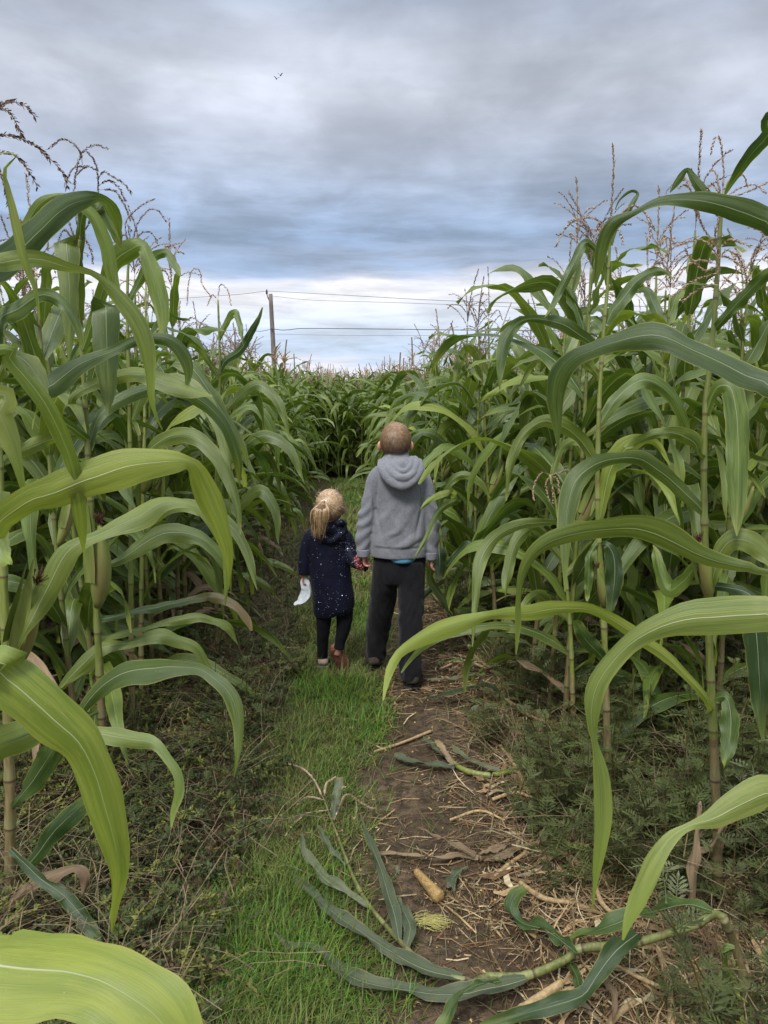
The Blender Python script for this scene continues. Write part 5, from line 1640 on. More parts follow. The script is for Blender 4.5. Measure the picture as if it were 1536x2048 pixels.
def union(parts, voxel, smooth=4, factor=0.5, sub=0):
    S = Soup()
    for V, Q, T, UV in parts:
        S.add(V, Q, T, UV)
    me = S.mesh('tmp')
    o = bpy.data.objects.new('tmp', me); COL.objects.link(o)
    m = o.modifiers.new('r', 'REMESH'); m.mode = 'VOXEL'; m.voxel_size = voxel; m.use_smooth_shade = True
    if smooth:
        m = o.modifiers.new('s', 'SMOOTH'); m.iterations = smooth; m.factor = factor
    dg = bpy.context.evaluated_depsgraph_get()
    me2 = bpy.data.meshes.new_from_object(o.evaluated_get(dg))
    COL.objects.unlink(o); bpy.data.objects.remove(o)
    n = len(me2.vertices)
    v = np.zeros(n*3); me2.vertices.foreach_get('co', v)
    return me2, v.reshape(-1, 3)


def normals(me):
    n = len(me.vertices); a = np.zeros(n*3, np.float32)
    me.vertices.foreach_get('normal', a)
    return a.reshape(-1, 3).astype(float)


def finish(me, v, name, mat, root, base, label=None, parent=None):
    me.vertices.foreach_set('co', (v-base).astype(np.float32).ravel())
    me.update()
    me.name = name
    me.materials.clear(); me.materials.append(mat)
    me.polygons.foreach_set('use_smooth', np.ones(len(me.polygons), bool))
    return link(name, me, parent or root, label=label)


def hand_parts(wrist, down, side, s=1.0, curl=0.9):
    """palm, four fingers and a thumb; down = direction of the fingers, side = direction across towards the thumb"""
    w = np.array(wrist, float); d = unit(np.array(down, float)); sd_ = unit(np.array(side, float)); nrm = unit(np.cross(d, sd_))
    parts = [wtube([w-d*0.03*s, w, w+d*0.03*s, w+d*0.062*s], [0.019*s, 0.021*s, 0.026*s, 0.024*s], r2=[0.016*s, 0.014*s, 0.013*s, 0.011*s], X=sd_)]
    for k, (off, L) in enumerate(((0.022, 0.052), (0.008, 0.060), (-0.007, 0.056), (-0.021, 0.044))):
        p = w+d*0.055*s+sd_*off*s
        pts = [p-d*0.02*s]; q = p; a = 0.15
        for j in range(3):
            q = q+(d*math.cos(a)+nrm*math.sin(a))*L*s/3; a += curl*0.55; pts.append(q)
        parts.append(wtube(pts, [0.0085*s, 0.0082*s, 0.0075*s, 0.006*s], 8, 12, X=sd_))
    t0 = w+d*0.018*s+sd_*0.018*s
    parts.append(wtube([t0-sd_*0.01*s, t0+(sd_*0.6+d*0.5)*0.02*s, t0+(sd_*0.75+d+nrm*0.3)*0.03*s, t0+(sd_*0.6+d*1.5+nrm*0.8)*0.033*s], [0.011*s, 0.011*s, 0.009*s, 0.0075*s], 8, 12, X=nrm))
    return parts


def strands_mesh(curves, width, cols, name, mat, base):
    """many thin flat strips"""
    S = Soup()
    for C, c in zip(curves, cols):
        n = len(C)
        T = tangents(C)
        out = unit(C-np.array(base['c']))
        sd_ = unit(np.cross(T, out))
        w = width*np.linspace(1, 0.35, n)[:, None]
        V = np.stack([C-sd_*w, C+sd_*w], 1).reshape(-1, 3)
        i = np.arange(n-1)*2
        S.add(V-base['o'], np.stack([i, i+1, i+3, i+2], 1), c=c)
    return S.mesh(name, mat)


def shoe(root, base, heel, fwd, up, L, wd, ht, mats, names=('shoe', 'sole'), label=None):
    f = unit(np.array(fwd, float)); u = np.array(up, float); u = unit(u-u.dot(f)*f); x = np.cross(f, u)
    heel = np.array(heel, float)
    prof = [(-0.01, 0.30, 0.45), (0.03, 0.44, 0.85), (0.15, 0.47, 1.0), (0.35, 0.44, 0.95), (0.5, 0.47, 0.72), (0.72, 0.53, 0.55), (0.9, 0.45, 0.42), (1.0, 0.22, 0.25)]
    C = [heel+f*L*a+u*(0.014+ht*h*0.5) for a, w, h in prof]
    V, Q, T, UV = wtube(C, [wd*w for a, w, h in prof], 16, 26, [ht*h*0.5 for a, w, h in prof], X=x)
    S = Soup(); S.add(V-base, Q, T, UV)
    o = link(names[0], S.mesh(names[0], mats[0]), root, label=label)
    C = [heel+f*L*a+u*0.009 for a, w, h in prof]
    V, Q, T, UV = wtube(C, [wd*(w+0.04) for a, w, h in prof], 16, 26, [0.011]*len(prof), X=x)
    S = Soup(); S.add(V-base, Q, T, UV)
    link(names[1], S.mesh(names[1], mats[1]), o)
    return o, x, f, u


def fabric(name, col, col2, scale=900, rough=0.95, sheen=0.2, heather=0.0):
    m, T, b, out = mat_new(name)
    obj = T.n('ShaderNodeTexCoord').outputs['Object']
    n = T.noise(obj, scale, 2, 0.7); n2 = T.noise(obj, 14, 4, 0.6); n3 = T.noise(obj, 150, 4, 0.8)
    c = T.mix(T.mapr(n2, 0.3, 0.7), col, col2)
    c = T.mix(1.0, c, T.mapr(n3, 0.3, 0.7, 1-heather, 1+heather), 'MULTIPLY')
    T.l(c, b.inputs['Base Color']); b.inputs['Roughness'].default_value = rough
    b.inputs['Specular IOR Level'].default_value = 0.15
    b.inputs['Sheen Weight'].default_value = sheen
    bump(T, b, T.math('ADD', n3, T.math('MULTIPLY', n2, 4)), 0.5, 0.003)
    return m


M['skin'] = simple('skin', (0.50, 0.23, 0.15), (0.60, 0.30, 0.21), 20, 0.5, 0.1, 0.001)
M['fleece'] = fabric('grey_fleece', (0.185, 0.19, 0.215), (0.225, 0.23, 0.255), heather=0.18)
M['trouser'] = fabric('charcoal_trousers', (0.007, 0.007, 0.009), (0.013, 0.013, 0.016), sheen=0.1, heather=0.1)
M['legging'] = fabric('black_leggings', (0.006, 0.006, 0.008), (0.010, 0.010, 0.012), sheen=0.03)
M['coat'] = fabric('navy_coat', (0.0035, 0.004, 0.013), (0.006, 0.007, 0.022), rough=0.6, sheen=0.05)
M['boot'] = simple('boot_leather', (0.035, 0.028, 0.022), (0.07, 0.055, 0.042), 60, 0.75, 0.4, 0.003)
M['bootsole'] = simple('boot_sole', (0.018, 0.016, 0.015), (0.04, 0.033, 0.028), 60, 0.9)
M['tee'] = fabric('blue_tshirt', (0.08, 0.24, 0.38), (0.09, 0.27, 0.42))
M['hair'] = attr_mat('hair', 0.42, 0.1, 0.5, 0.2)
M['beige'] = simple('sandal_beige', (0.34, 0.24, 0.20), (0.45, 0.34, 0.28), 50, 0.6)
M['rose'] = simple('sandal_rose', (0.30, 0.12, 0.10), (0.40, 0.18, 0.15), 50, 0.6)
M['rsole'] = simple('sandal_sole', (0.10, 0.035, 0.025), (0.17, 0.065, 0.045), 40, 0.8)
M['blackstrap'] = simple('strap_black', (0.012, 0.012, 0.014), (0.02, 0.02, 0.022), 50, 0.5)
M['white'] = simple('cloth_white', (0.62, 0.66, 0.72), (0.78, 0.80, 0.84), 25, 0.8, 0.4, 0.01)
M['elastic'] = simple('elastic_white', (0.75, 0.75, 0.78), (0.8, 0.8, 0.8), 25, 0.6)
M['eye'] = simple('eye_dark', (0.02, 0.02, 0.02), (0.03, 0.03, 0.04), 25, 0.2)


def red_lining():
    m, T, b, out = mat_new('red_lining')
    obj = T.n('ShaderNodeTexCoord').outputs['Object']
    vo = T.n('ShaderNodeTexVoronoi'); vo.inputs['Scale'].default_value = 75
    T.l(obj, vo.inputs['Vector'])
    n = T.noise(obj, 110, 2)
    c = T.mix(T.mapr(vo.outputs['Distance'], 0.25, 0.45), (0.62, 0.10, 0.11), (0.10, 0.012, 0.02))
    c = T.mix(T.mapr(n, 0.58, 0.64), c, (0.72, 0.50, 0.50))
    T.l(c, b.inputs['Base Color']); b.inputs['Roughness'].default_value = 0.7
    return m


M['lining'] = red_lining()
M['sequin'] = simple('sequin', (0.45, 0.47, 0.62), (0.62, 0.63, 0.75), 5, 0.3, 0.0, 0.001, metallic=1.0)


def hair_cap(c, r, lowz, name, root, base, col):
    """close hair layer: part of an ellipsoid above a hairline (low behind, high in front)"""
    S = Soup()
    nu, nv = 40, 26
    V = []
    for j in range(nv):
        for i in range(nu):
            a = i/nu*2*PI
            front = max(0.0, math.sin(a))          # +Y is the face side
            lim = math.acos(max(-1, min(1, lowz*(1-front)+0.62*front)))
            t = lim*j/(nv-1)
            k = 1.0 if j < nv-2 else (0.985 if j == nv-2 else 0.93)
            V.append([c[0]+r[0]*k*math.sin(t)*math.cos(a), c[1]+r[1]*k*math.sin(t)*math.sin(a), c[2]+r[2]*k*math.cos(t)])
    V = np.array(V)
    i = (np.arange(nv-1)[:, None]*nu+np.arange(nu)[None, :]).ravel()
    k = (np.arange(nv-1)[:, None]*nu+(np.arange(nu)[None, :]+1) % nu).ravel()
    S.add(V-base, np.stack([i, i+nu, k+nu, k], 1), c=col(V))
    return link(name, S.mesh(name, M['hair']), root)


def face(root, base, c, r, s=1.0):
    for sx in (-1, 1):
        p = c+np.array([sx*r[0]*0.42, r[1]*0.86, -0.005])
        V, Q, T, UV = ellipsoid(p, (0.011*s, 0.008*s, 0.008*s), 12, 8)
        S = Soup(); S.add(V-base, Q, T, UV); link('eye', S.mesh('eye', M['eye']), root)


def face_parts(c, r):
    return [wtube([c+[0, r[1]*0.93, 0.0], c+[0, r[1]*1.06, -0.022], c+[0, r[1]*0.95, -0.034]], [0.006, 0.010, 0.008]),
            wtube([c+[-0.02, r[1]*0.86, -0.055], c+[0, r[1]*0.93, -0.056], c+[0.02, r[1]*0.86, -0.055]], [0.004, 0.007, 0.004], X=(0, 0, 1)),
            ellipsoid(c+[0, r[1]*0.35, -r[2]*0.62], (r[0]*0.72, r[1]*0.60, r[2]*0.42))]


def ear_parts(c, x, sx, y, z, s=1.0):
    p = np.array([x, y, z])
    return [wtube([p+[0, 0, 0.026*s], p+[sx*0.008*s, -0.007*s, 0.014*s], p+[sx*0.009*s, -0.008*s, -0.004*s], p+[sx*0.001, 0, -0.024*s]], [0.006*s, 0.009*s, 0.0085*s, 0.005*s], r2=[0.010*s, 0.014*s, 0.012*s, 0.007*s], X=(1, 0, 0))]


def build_boy():
    Y = 4.2
    base = np.array([0.08, 4.2, 0.0])
    hc = P(791, 884, Y)+[0, 0.01, 0]; hr = (0.077, 0.092, 0.094)
    wristL, wristR = P(727, 1106, 4.19), P(862, 1112, 4.19)
    parts = [ellipsoid(hc, hr), ptube([(792, 900, 18, 0.045), (793, 925, 19, 0.048), (795, 945, 34, 0.06)], Y),
             ptube([(797, 935, 40, 0.06), (798, 960, 44, 0.075), (798, 1020, 40, 0.07), (798, 1090, 42, 0.075), (798, 1130, 44, 0.08)], Y)]
    parts += face_parts(hc, hr)
    parts += ear_parts(hc, hc[0]-0.080, -1, hc[1]+0.0, hc[2]-0.026, 1.1) + ear_parts(hc, hc[0]+0.080, 1, hc[1]+0.0, hc[2]-0.026, 1.1)
    parts += [ptube([(758, 955, 12), (742, 1000, 11), (733, 1045, 10), (728, 1080, 8), (727, 1106, 7)], 4.2), ptube([(840, 955, 12), (857, 1000, 11), (864, 1045, 10), (863, 1080, 8), (862, 1112, 7)], 4.2)]
    parts += [ptube([(775, 1120, 20, 0, 4.22), (767, 1180, 17, 0, 4.25), (759, 1250, 13, 0, 4.33), (755, 1320, 11, 0, 4.42)]), ptube([(820, 1120, 20, 0, 4.2), (822, 1180, 17, 0, 4.18), (821, 1260, 14, 0, 4.13), (822, 1362, 11, 0, 4.10)])]
    parts += hand_parts(wristL, (0.10, 0.25, -1), (0.2, 1, 0.2), 0.92, 1.3) + hand_parts(wristR, (0.0, 0.15, -1), (-0.2, 1, 0), 0.92, 0.8)
    me, v = union(parts, 0.0055, 3)
    root = finish(me, v, 'person', M['skin'], None, base)
    root.location = tuple(base)
    root['label'] = 'taller child in grey hooded sweatshirt and dark trousers, seen from behind, holding hands'
    root['category'] = 'person'
    face(root, base, hc, hr)
    # trousers
    tp = [ptube([(798, 1098, 50, 0.092), (798, 1120, 52, 0.098), (798, 1150, 50, 0.095), (797, 1165, 40, 0.08)], 4.21, ns=28),
          ptube([(773, 1125, 27, 0.085, 4.22), (769, 1165, 27, 0.080, 4.24), (764, 1210, 25, 0.072, 4.29), (757, 1255, 23, 0.066, 4.35), (754, 1290, 20, 0.060, 4.39), (753, 1311, 20.5, 0.062, 4.41)], ns=24),
          ptube([(821, 1125, 28, 0.085, 4.20), (822, 1165, 27.5, 0.080, 4.18), (823, 1210, 26, 0.072, 4.15), (821, 1260, 24, 0.068, 4.11), (819, 1310, 23.5, 0.064, 4.09), (821, 1357, 23, 0.066, 4.08)], ns=24)]
    me, v = union(tp, 0.0065, 5)
    N = normals(me)
    x, y, z = v.T
    k = np.exp(-((z-0.42)/0.10)**2)+np.exp(-((z-0.14)/0.10)**2)*1.4+0.25
    d = 0.0045*k*np.sin(z*52+7*np.sin(x*22)+6*fbm(v*9, 2))*np.clip(fbm(v*7+5, 2)+0.4, 0, 1) + 0.014*fbm(v*np.array([14, 14, 4.0]), 3)
    v = v+N*d[:, None]
    finish(me, v, 'trousers', M['trouser'], root, base)
    # boots
    for (px, py, Yh, nm) in ((749, 1338, 4.36, 'l'), (823, 1386, 4.035, 'r')):
        h = P(px, py, Yh); h[2] = float(ground_h(h[0], h[1]))+0.002
        fw = (-0.12 if nm == 'l' else 0.10, 1, 0)
        o, X_, f, u = shoe(root, base, h, fw, (0, 0, 1), 0.25, 0.098, 0.095, (M['boot'], M['bootsole']), ('boot', 'sole'))
        V, Q, T, UV = wtube([h+f*0.055+[0, 0, 0.04], h+f*0.06+[0, 0, 0.09], h+f*0.062+[0, 0, 0.14]], [0.046, 0.044, 0.047], 16, 10, [0.055, 0.05, 0.052])
        S = Soup(); S.add(V-base, Q, T, UV)
        for zz in (0.028, 0.045):             # welt and seam ridges round the heel
            a = np.linspace(PI*1.0, PI*2.0, 14)
            C = h+f*0.055+np.stack([np.cos(a)*0.051, np.sin(a)*0.064, np.full(14, zz)], 1)
            V, Q, T, UV = tube_arrays(C, 0.0035, 6); S.add(V-base, Q, T, UV)
        link('boot_shaft', S.mesh('boot_shaft', M['boot']), root)
    # t-shirt hem showing below the sweatshirt
    V, Q, T, UV = ptube([(804, 1088, 36, 0.10), (804, 1108, 37, 0.107), (804, 1119, 30, 0.109)], 4.205, ns=32, n=10)
    S = Soup(); S.add(V-base, Q, T, UV); link('t_shirt', S.mesh('t_shirt', M['tee']), root, label='light blue hem showing below the sweatshirt')
    # sweatshirt
    hp = [ptube([(799, 1113, 56, 0.108), (799, 1104, 57, 0.112), (799, 1075, 56.5, 0.110), (800, 1040, 54.5, 0.104), (801, 1000, 53, 0.100), (799, 965, 54, 0.098), (797, 945, 51, 0.088), (795, 930, 38, 0.074), (794, 918, 25, 0.058), (793, 910, 20, 0.05)], Y, ns=36, n=44),
          ptube([(790, 935, 16), (765, 945, 18), (752, 962, 19), (743, 1000, 18.5), (735, 1035, 18.5), (729, 1070, 17), (727, 1092, 14.5), (727, 1106, 13)], 4.2, ns=20, n=34),
          ptube([(802, 935, 16), (829, 945, 18), (845, 962, 19), (855, 1000, 18), (861, 1035, 17.5), (863, 1070, 16), (862, 1096, 14), (862, 1112, 12.5)], 4.2, ns=20, n=34)]
    me, v = union(hp, 0.006, 5)
    N = normals(me)
    x, y, z = v.T; xx = x-base[0]
    body = np.clip((0.15-np.abs(xx))/0.03, 0, 1)
    lower = np.clip((1.08-z)/0.25, 0, 1)*np.clip((z-0.76)/0.04, 0, 1)
    n1 = fbm(v*6, 3)
    diag = np.sin((xx*0.75-z*0.85)*62+5*n1)
    d = body*lower*0.0105*np.maximum(diag, -0.3)*np.clip(0.6+1.2*fbm(v*5+8, 2), 0, 1)
    arm = np.clip((np.abs(xx)-0.14)/0.02, 0, 1)
    d += arm*0.006*np.sin(z*85+np.sign(xx)*xx*60+4*fbm(v*8+3, 2))*np.clip((1.12-z)/0.12, 0.1, 1)*np.clip(fbm(v*6+2, 2)+0.55, 0, 1)
    # gathered folds running down from the armpits
    for sx in (-1, 1):
        ax = xx*sx
        d += -0.012*np.exp(-((ax-0.135+0.25*np.abs(z-1.02)*(z < 1.02))/0.010)**2)*np.exp(-((z-0.98)/0.10)**2)
    d += 0.008*fbm(v*4.5+1, 3)
    for sx in (-1, 1):
        ax = xx*sx
        d += -0.006*np.exp(-((ax-(0.112+0.10*np.clip(1.16-z, 0, 0.2)))/0.0045)**2)*np.clip((z-0.98)/0.03, 0, 1)
    d += body*lower*0.004*np.sin((xx*1.1+z*0.5)*90+6*fbm(v*7+4, 2))*np.clip(fbm(v*6+12, 2)+0.2, 0, 1)
    # hem band
    band = np.clip((0.785-z)/0.004, 0, 1)*body
    d = d*(1-0.7*band)-0.004*band - 0.006*np.exp(-((z-0.787)/0.005)**2)*body
    v = v+N*d[:, None]
    hoodie = finish(me, v, 'sweatshirt', M['fleece'], root, base)
    # hood lying on the back
    hood = [ellipsoid(P(800, 938, 4.14), (0.085, 0.062, 0.070)), ptube([(793, 906, 24, 0.06, 4.2), (795, 922, 28, 0.072, 4.19), (797, 936, 32, 0.07, 4.17)], ns=24)]
    hood += [ptube([(764, 922, 7, 0.022, 4.16), (764, 938, 8, 0.024, 4.10), (778, 960, 8, 0.024, 4.065), (804, 972, 8.5, 0.026, 4.055), (826, 962, 8, 0.024, 4.065), (838, 940, 8, 0.024, 4.10), (835, 922, 7, 0.022, 4.16)], ns=14, n=40, X=(0, 1, 0)),
             ptube([(770, 916, 6, 0.018, 4.16), (774, 934, 6.5, 0.02, 4.095), (790, 951, 6.5, 0.02, 4.06), (809, 957, 6.5, 0.02, 4.05), (824, 948, 6.5, 0.02, 4.065), (831, 930, 6, 0.02, 4.10), (829, 916, 6, 0.018, 4.16)], ns=14, n=40, X=(0, 1, 0)),
             ptube([(778, 913, 5, 0.014, 4.15), (786, 930, 5, 0.016, 4.095), (800, 941, 5, 0.016, 4.068), (812, 941, 5, 0.016, 4.065), (821, 930, 5, 0.016, 4.085), (823, 914, 5, 0.014, 4.14)], ns=14, n=40, X=(0, 1, 0))]
    me, v = union(hood, 0.0045, 2)
    N = normals(me)
    d = 0.009*fbm(v*9, 3)+0.003*fbm(v*30, 2)
    v = v+N*d[:, None]
    finish(me, v, 'hood', M['fleece'], root, base, parent=hoodie)
    # cuffs
    for (w, s) in ((wristL, -1), (wristR, 1)):
        V, Q, T, UV = wtube([w+[0, 0, 0.022], w+[0, 0, 0.0], w+[0, 0, -0.020]], [0.036, 0.036, 0.034], 16, 8)
        S = Soup(); S.add(V-base, Q, T, UV); link('cuff', S.mesh('cuff', M['fleece']), hoodie)
    # hair
    hcc = hc+np.array([0, -0.004, 0.006]); R = np.array([hr[0]+0.006, hr[1]+0.008, hr[2]+0.006])
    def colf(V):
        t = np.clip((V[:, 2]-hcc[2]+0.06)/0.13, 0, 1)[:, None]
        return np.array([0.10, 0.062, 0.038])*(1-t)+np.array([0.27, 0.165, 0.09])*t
    cap = hair_cap(hcc, R, -0.66, 'hair', root, base, colf)
    wh = unit(np.array([0.12, -0.62, 0.78]))
    cur, cols = [], []
    for k in range(4200):
        d0 = unit(rng.normal(0, 1, 3))
        front = max(0.0, d0[1])
        if d0[2] < -0.62*(1-front)+0.66*front:
            continue
        if abs(d0[0]) > 0.8 and d0[2] < -0.1 and d0[1] > -0.25:
            continue
        ax = unit(np.cross(wh, d0)+rng.normal(0, 0.10, 3)+wh*0.25)
        L = 0.10+0.22*np.clip(d0[2]+0.5, 0.05, 1)
        pts = []
        for j in range(4):
            a = L*j/3
            q = d0*math.cos(a)+np.cross(ax, d0)*math.sin(a)+ax*ax.dot(d0)*(1-math.cos(a))
            pts.append(hcc+q*R*(1.0+0.018*j*(0.3+1.2*rng.random())))
        cur.append(np.array(pts))
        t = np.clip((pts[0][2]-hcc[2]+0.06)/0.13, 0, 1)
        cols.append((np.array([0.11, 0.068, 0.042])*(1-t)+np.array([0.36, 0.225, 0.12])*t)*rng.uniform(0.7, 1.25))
    link('strands', strands_mesh(cur, 0.0008, cols, 'hair_strands', M['hair'], {'c': hcc, 'o': base}), cap, kind='stuff')


def build_girl():
    Y = 4.35
    base = np.array([-0.32, 4.35, 0.0])
    hc = P(660, 1014, Y)+[0, 0.015, 0]; hr = (0.072, 0.084, 0.088)
    wL, wR = P(606, 1150, 4.33), P(717, 1126, 4.27)
    parts = [ellipsoid(hc, hr), ptube([(657, 1030, 14, 0.038), (656, 1050, 14, 0.04), (656, 1064, 24, 0.05)], Y),
             ptube([(656, 1060, 26, 0.05), (657, 1100, 30, 0.06), (660, 1160, 30, 0.06), (664, 1210, 30, 0.062)], Y)]
    rotf = np.array([0.35, 0.94, 0])
    fp = face_parts(np.zeros(3), hr)
    ca, sa = math.cos(-0.36), math.sin(-0.36)
    Rz = np.array([[ca, -sa, 0], [sa, ca, 0], [0, 0, 1]])
    for V, Q, T, UV in fp:
        parts.append((V@Rz.T+hc, Q, T, UV))
    parts += ear_parts(hc, hc[0]-0.070, -1, hc[1]+0.01, hc[2]-0.025, 0.85)+ear_parts(hc, hc[0]+0.070, 1, hc[1]-0.01, hc[2]-0.025, 0.85)
    parts += [ptube([(622, 1075, 9, 0, 4.35), (611, 1110, 8, 0, 4.34), (606, 1150, 6, 0, 4.33)]), ptube([(690, 1075, 9, 0, 4.35), (701, 1105, 8, 0, 4.33), (717, 1126, 6, 0, 4.27)])]
    parts += [ptube([(649, 1205, 15, 0, 4.34), (646, 1262, 11, 0, 4.36), (645, 1330, 8, 0, 4.40)]), ptube([(686, 1200, 15, 0, 4.36), (687, 1250, 12, 0, 4.36), (679, 1290, 8.5, 0, 4.34), (674, 1308, 8.5, 0, 4.35)])]
    parts += hand_parts(wL, (0.05, 0.0, -1), (0.2, 1, 0), 0.62, 1.3) + hand_parts(wR, (0.85, -0.2, 0.05), (0, 0.6, 1), 0.62, 0.9)
    me, v = union(parts, 0.005, 3)
    root = finish(me, v, 'person', M['skin'], None, base)
    root.location = tuple(base)
    root['label'] = 'smaller child with blond ponytail in dark navy sequinned coat, walking on the grass'
    root['category'] = 'person'
    for sx in (-1, 1):
        p = hc+Rz@np.array([sx*hr[0]*0.42, hr[1]*0.86, -0.005])
        V, Q, T, UV = ellipsoid(p, (0.010, 0.008, 0.007), 12, 8)
        S = Soup(); S.add(V-base, Q, T, UV); link('eye', S.mesh('eye', M['eye']), root)
    # leggings
    lp = [ptube([(664, 1190, 32, 0.062), (665, 1215, 30, 0.062)], 4.35, ns=24),
          ptube([(649, 1205, 18, 0.055, 4.35), (648, 1235, 15.5, 0.05, 4.355), (646, 1270, 13, 0.042, 4.37), (645, 1296, 11, 0.036, 4.385), (645, 1316, 10.5, 0.034, 4.40)], ns=20),
          ptube([(687, 1200, 19, 0.055, 4.36), (689, 1232, 17, 0.05, 4.355), (687, 1256, 14.5, 0.044, 4.35), (681, 1280, 11.5, 0.038, 4.345), (678, 1298, 10.5, 0.034, 4.34)], ns=20)]
    me, v = union(lp, 0.005, 4)
    v = v+normals(me)*(0.004*fbm(v*np.array([10, 10, 22]), 3))[:, None]
    finish(me, v, 'leggings', M['legging'], root, base)
    # coat
    cp = [ptube([(668, 1228, 36, 0.080), (668, 1218, 42, 0.092), (667, 1200, 43.5, 0.094), (665, 1180, 42.5, 0.090), (661, 1150, 42, 0.084), (659, 1120, 41, 0.080), (657, 1090, 42, 0.078), (656, 1072, 40, 0.072), (656, 1060, 31, 0.062), (657, 1050, 22, 0.052), (657, 1042, 17, 0.045)], Y, ns=32, n=44),
          ptube([(640, 1062, 12, 0, 4.35), (622, 1074, 14, 0, 4.35), (612, 1100, 13.5, 0, 4.345), (608, 1128, 12.5, 0, 4.335), (607, 1150, 11, 0, 4.33)], ns=18, n=26),
          ptube([(672, 1062, 12, 0, 4.35), (690, 1074, 15, 0, 4.35), (699, 1096, 14, 0, 4.34), (703, 1114, 13.5, 0, 4.31), (710, 1124, 12.5, 0, 4.29), (717, 1127, 12, 0, 4.27)], ns=18, n=26),
          ptube([(634, 1054, 6, 0.02, 4.33), (640, 1070, 7, 0.02, 4.285), (660, 1082, 7, 0.02, 4.27), (680, 1070, 7, 0.02, 4.285), (690, 1054, 6, 0.02, 4.33)], ns=12, n=30, X=(0, 1, 0)),
          ellipsoid(P(662, 1062, 4.31), (0.075, 0.045, 0.045)),
          ptube([(690, 1050, 7, 0.02, 4.33), (682, 1044, 7, 0.02, 4.30), (672, 1050, 7, 0.02, 4.285)], ns=12, n=12, X=(0, 1, 0))]
    me, v = union(cp, 0.0052, 4)
    N = normals(me)
    z = v[:, 2]
    xx = v[:, 0]-base[0]
    slant = np.where(z < 0.40, (xx-0.02)*0.25*(0.40-z)/0.06, 0)
    v = v+N*(0.007*fbm(v*np.array([9, 9, 5]), 3)+0.003*np.sin(xx*70+5*fbm(v*4, 2))*np.clip((0.7-z)/0.3, 0, 1))[:, None]
    v[:, 2] += np.clip(slant, -0.02, 0.07)
    coat = finish(me, v, 'coat', M['coat'], root, base)
    # sequins: small tilted discs on the side towards the camera
    S = Soup()
    cand = np.where(N[:, 1] < 0.1)[0]
    wgt = 0.22+1.8*np.exp(-(((v[cand, 0]-(-0.215))/0.05)**2+((v[cand, 2]-0.80)/0.13)**2))+0.5*(v[cand, 2] < 0.50)
    wgt = wgt/wgt.sum()
    pick = rng.choice(cand, 620, p=wgt, replace=False)
    a6 = np.arange(6)/6*2*PI
    for i in pick:
        nn = unit(N[i]+rng.normal(0, 0.28, 3)); t = unit(np.cross(nn, [0.3, 0.1, 1])); b = np.cross(nn, t)
        rr = rng.uniform(0.0011, 0.0026)
        c = v[i]+N[i]*0.0022
        S.add(np.vstack([c, c+np.outer(np.cos(a6), t)*rr+np.outer(np.sin(a6), b)*rr])-base, t=[(0, 1+k, 1+(k+1) % 6) for k in range(6)])
    link('sequins', S.mesh('sequins', M['sequin'], smooth=False), coat, kind='stuff')
    # red patterned cuff, turned out, with a dark rim
    c0, c1 = P(714, 1126, 4.265), P(729, 1122, 4.245)
    V, Q, T, UV = wtube([c0, c0+(c1-c0)*0.6, c1], [0.040, 0.052, 0.056], 20, 10, [0.034, 0.036, 0.036], X=(0, 0, 1))
    S = Soup(); S.add(V-base, Q, T, UV); link('cuff', S.mesh('coat_cuff', M['lining']), coat, label='turned-out red patterned cuff')
    a = np.linspace(0, 2*PI, 29)
    ring = c1+np.stack([0.004+0.0*a, np.sin(a)*0.036, np.cos(a)*0.056], 1)
    V, Q, T, UV = tube_arrays(ring, 0.0075, 8, cap=False)
    S = Soup(); S.add(V-base, Q); link('cuff_rim', S.mesh('coat_cuff_rim', M['coat']), coat)
    # shoes
    h = P(646, 1341, 4.365); h[2] = float(ground_h(h[0], h[1]))+0.012
    o, X_, f, u = shoe(root, base, h, (-0.05, 1, 0), (0, 0, 1), 0.155, 0.070, 0.052, (M['beige'], M['beige']), ('sandal', 'sole'))
    for zz, dd in ((0.034, 0.0),):
        a = np.linspace(PI*0.9, PI*2.1, 16)
        C = h+f*0.040+np.stack([np.cos(a)*0.036, np.sin(a)*0.046, np.full(16, zz)], 1)
        V, Q, T, UV = wtube(C, [0.0045]*16, 8, 30, [0.0045]*16, X=(0, 0, 1))
        V2, Q2, T2, _ = wtube(C+[0, 0, 0.010], [0.0045]*16, 8, 30, X=(0, 0, 1))
        S = Soup(); S.add(V-base, Q, T, UV); S.add(V2-base, Q2, T2); link('strap', S.mesh('sandal_strap', M['blackstrap']), o)
    toe, heel = P(690, 1340, 4.36), P(669, 1300, 4.325)
    fw = toe-heel
    nrm = np.array([0.1, 1.0, 0.15])
    shoe(root, base, heel-unit(fw)*0.004, fw, nrm, float(np.linalg.norm(fw))*1.08, 0.072, 0.050, (M['rose'], M['rsole']), ('sandal', 'sole'), label='lifted rose sandal showing its brown sole')
    # hair
    hcc = hc+np.array([0, -0.004, 0.004]); R = np.array([hr[0]+0.012, hr[1]+0.010, hr[2]+0.010])
    el = P(648, 1005, 4.355-0.115)
    ed = unit((el-hcc)/R)
    col = lambda V: np.broadcast_to(np.array([0.25, 0.155, 0.085]), (len(V), 3))
    cap = hair_cap(hcc, R*0.985, -0.55, 'hair', root, base, col)
    cur, cols = [], []
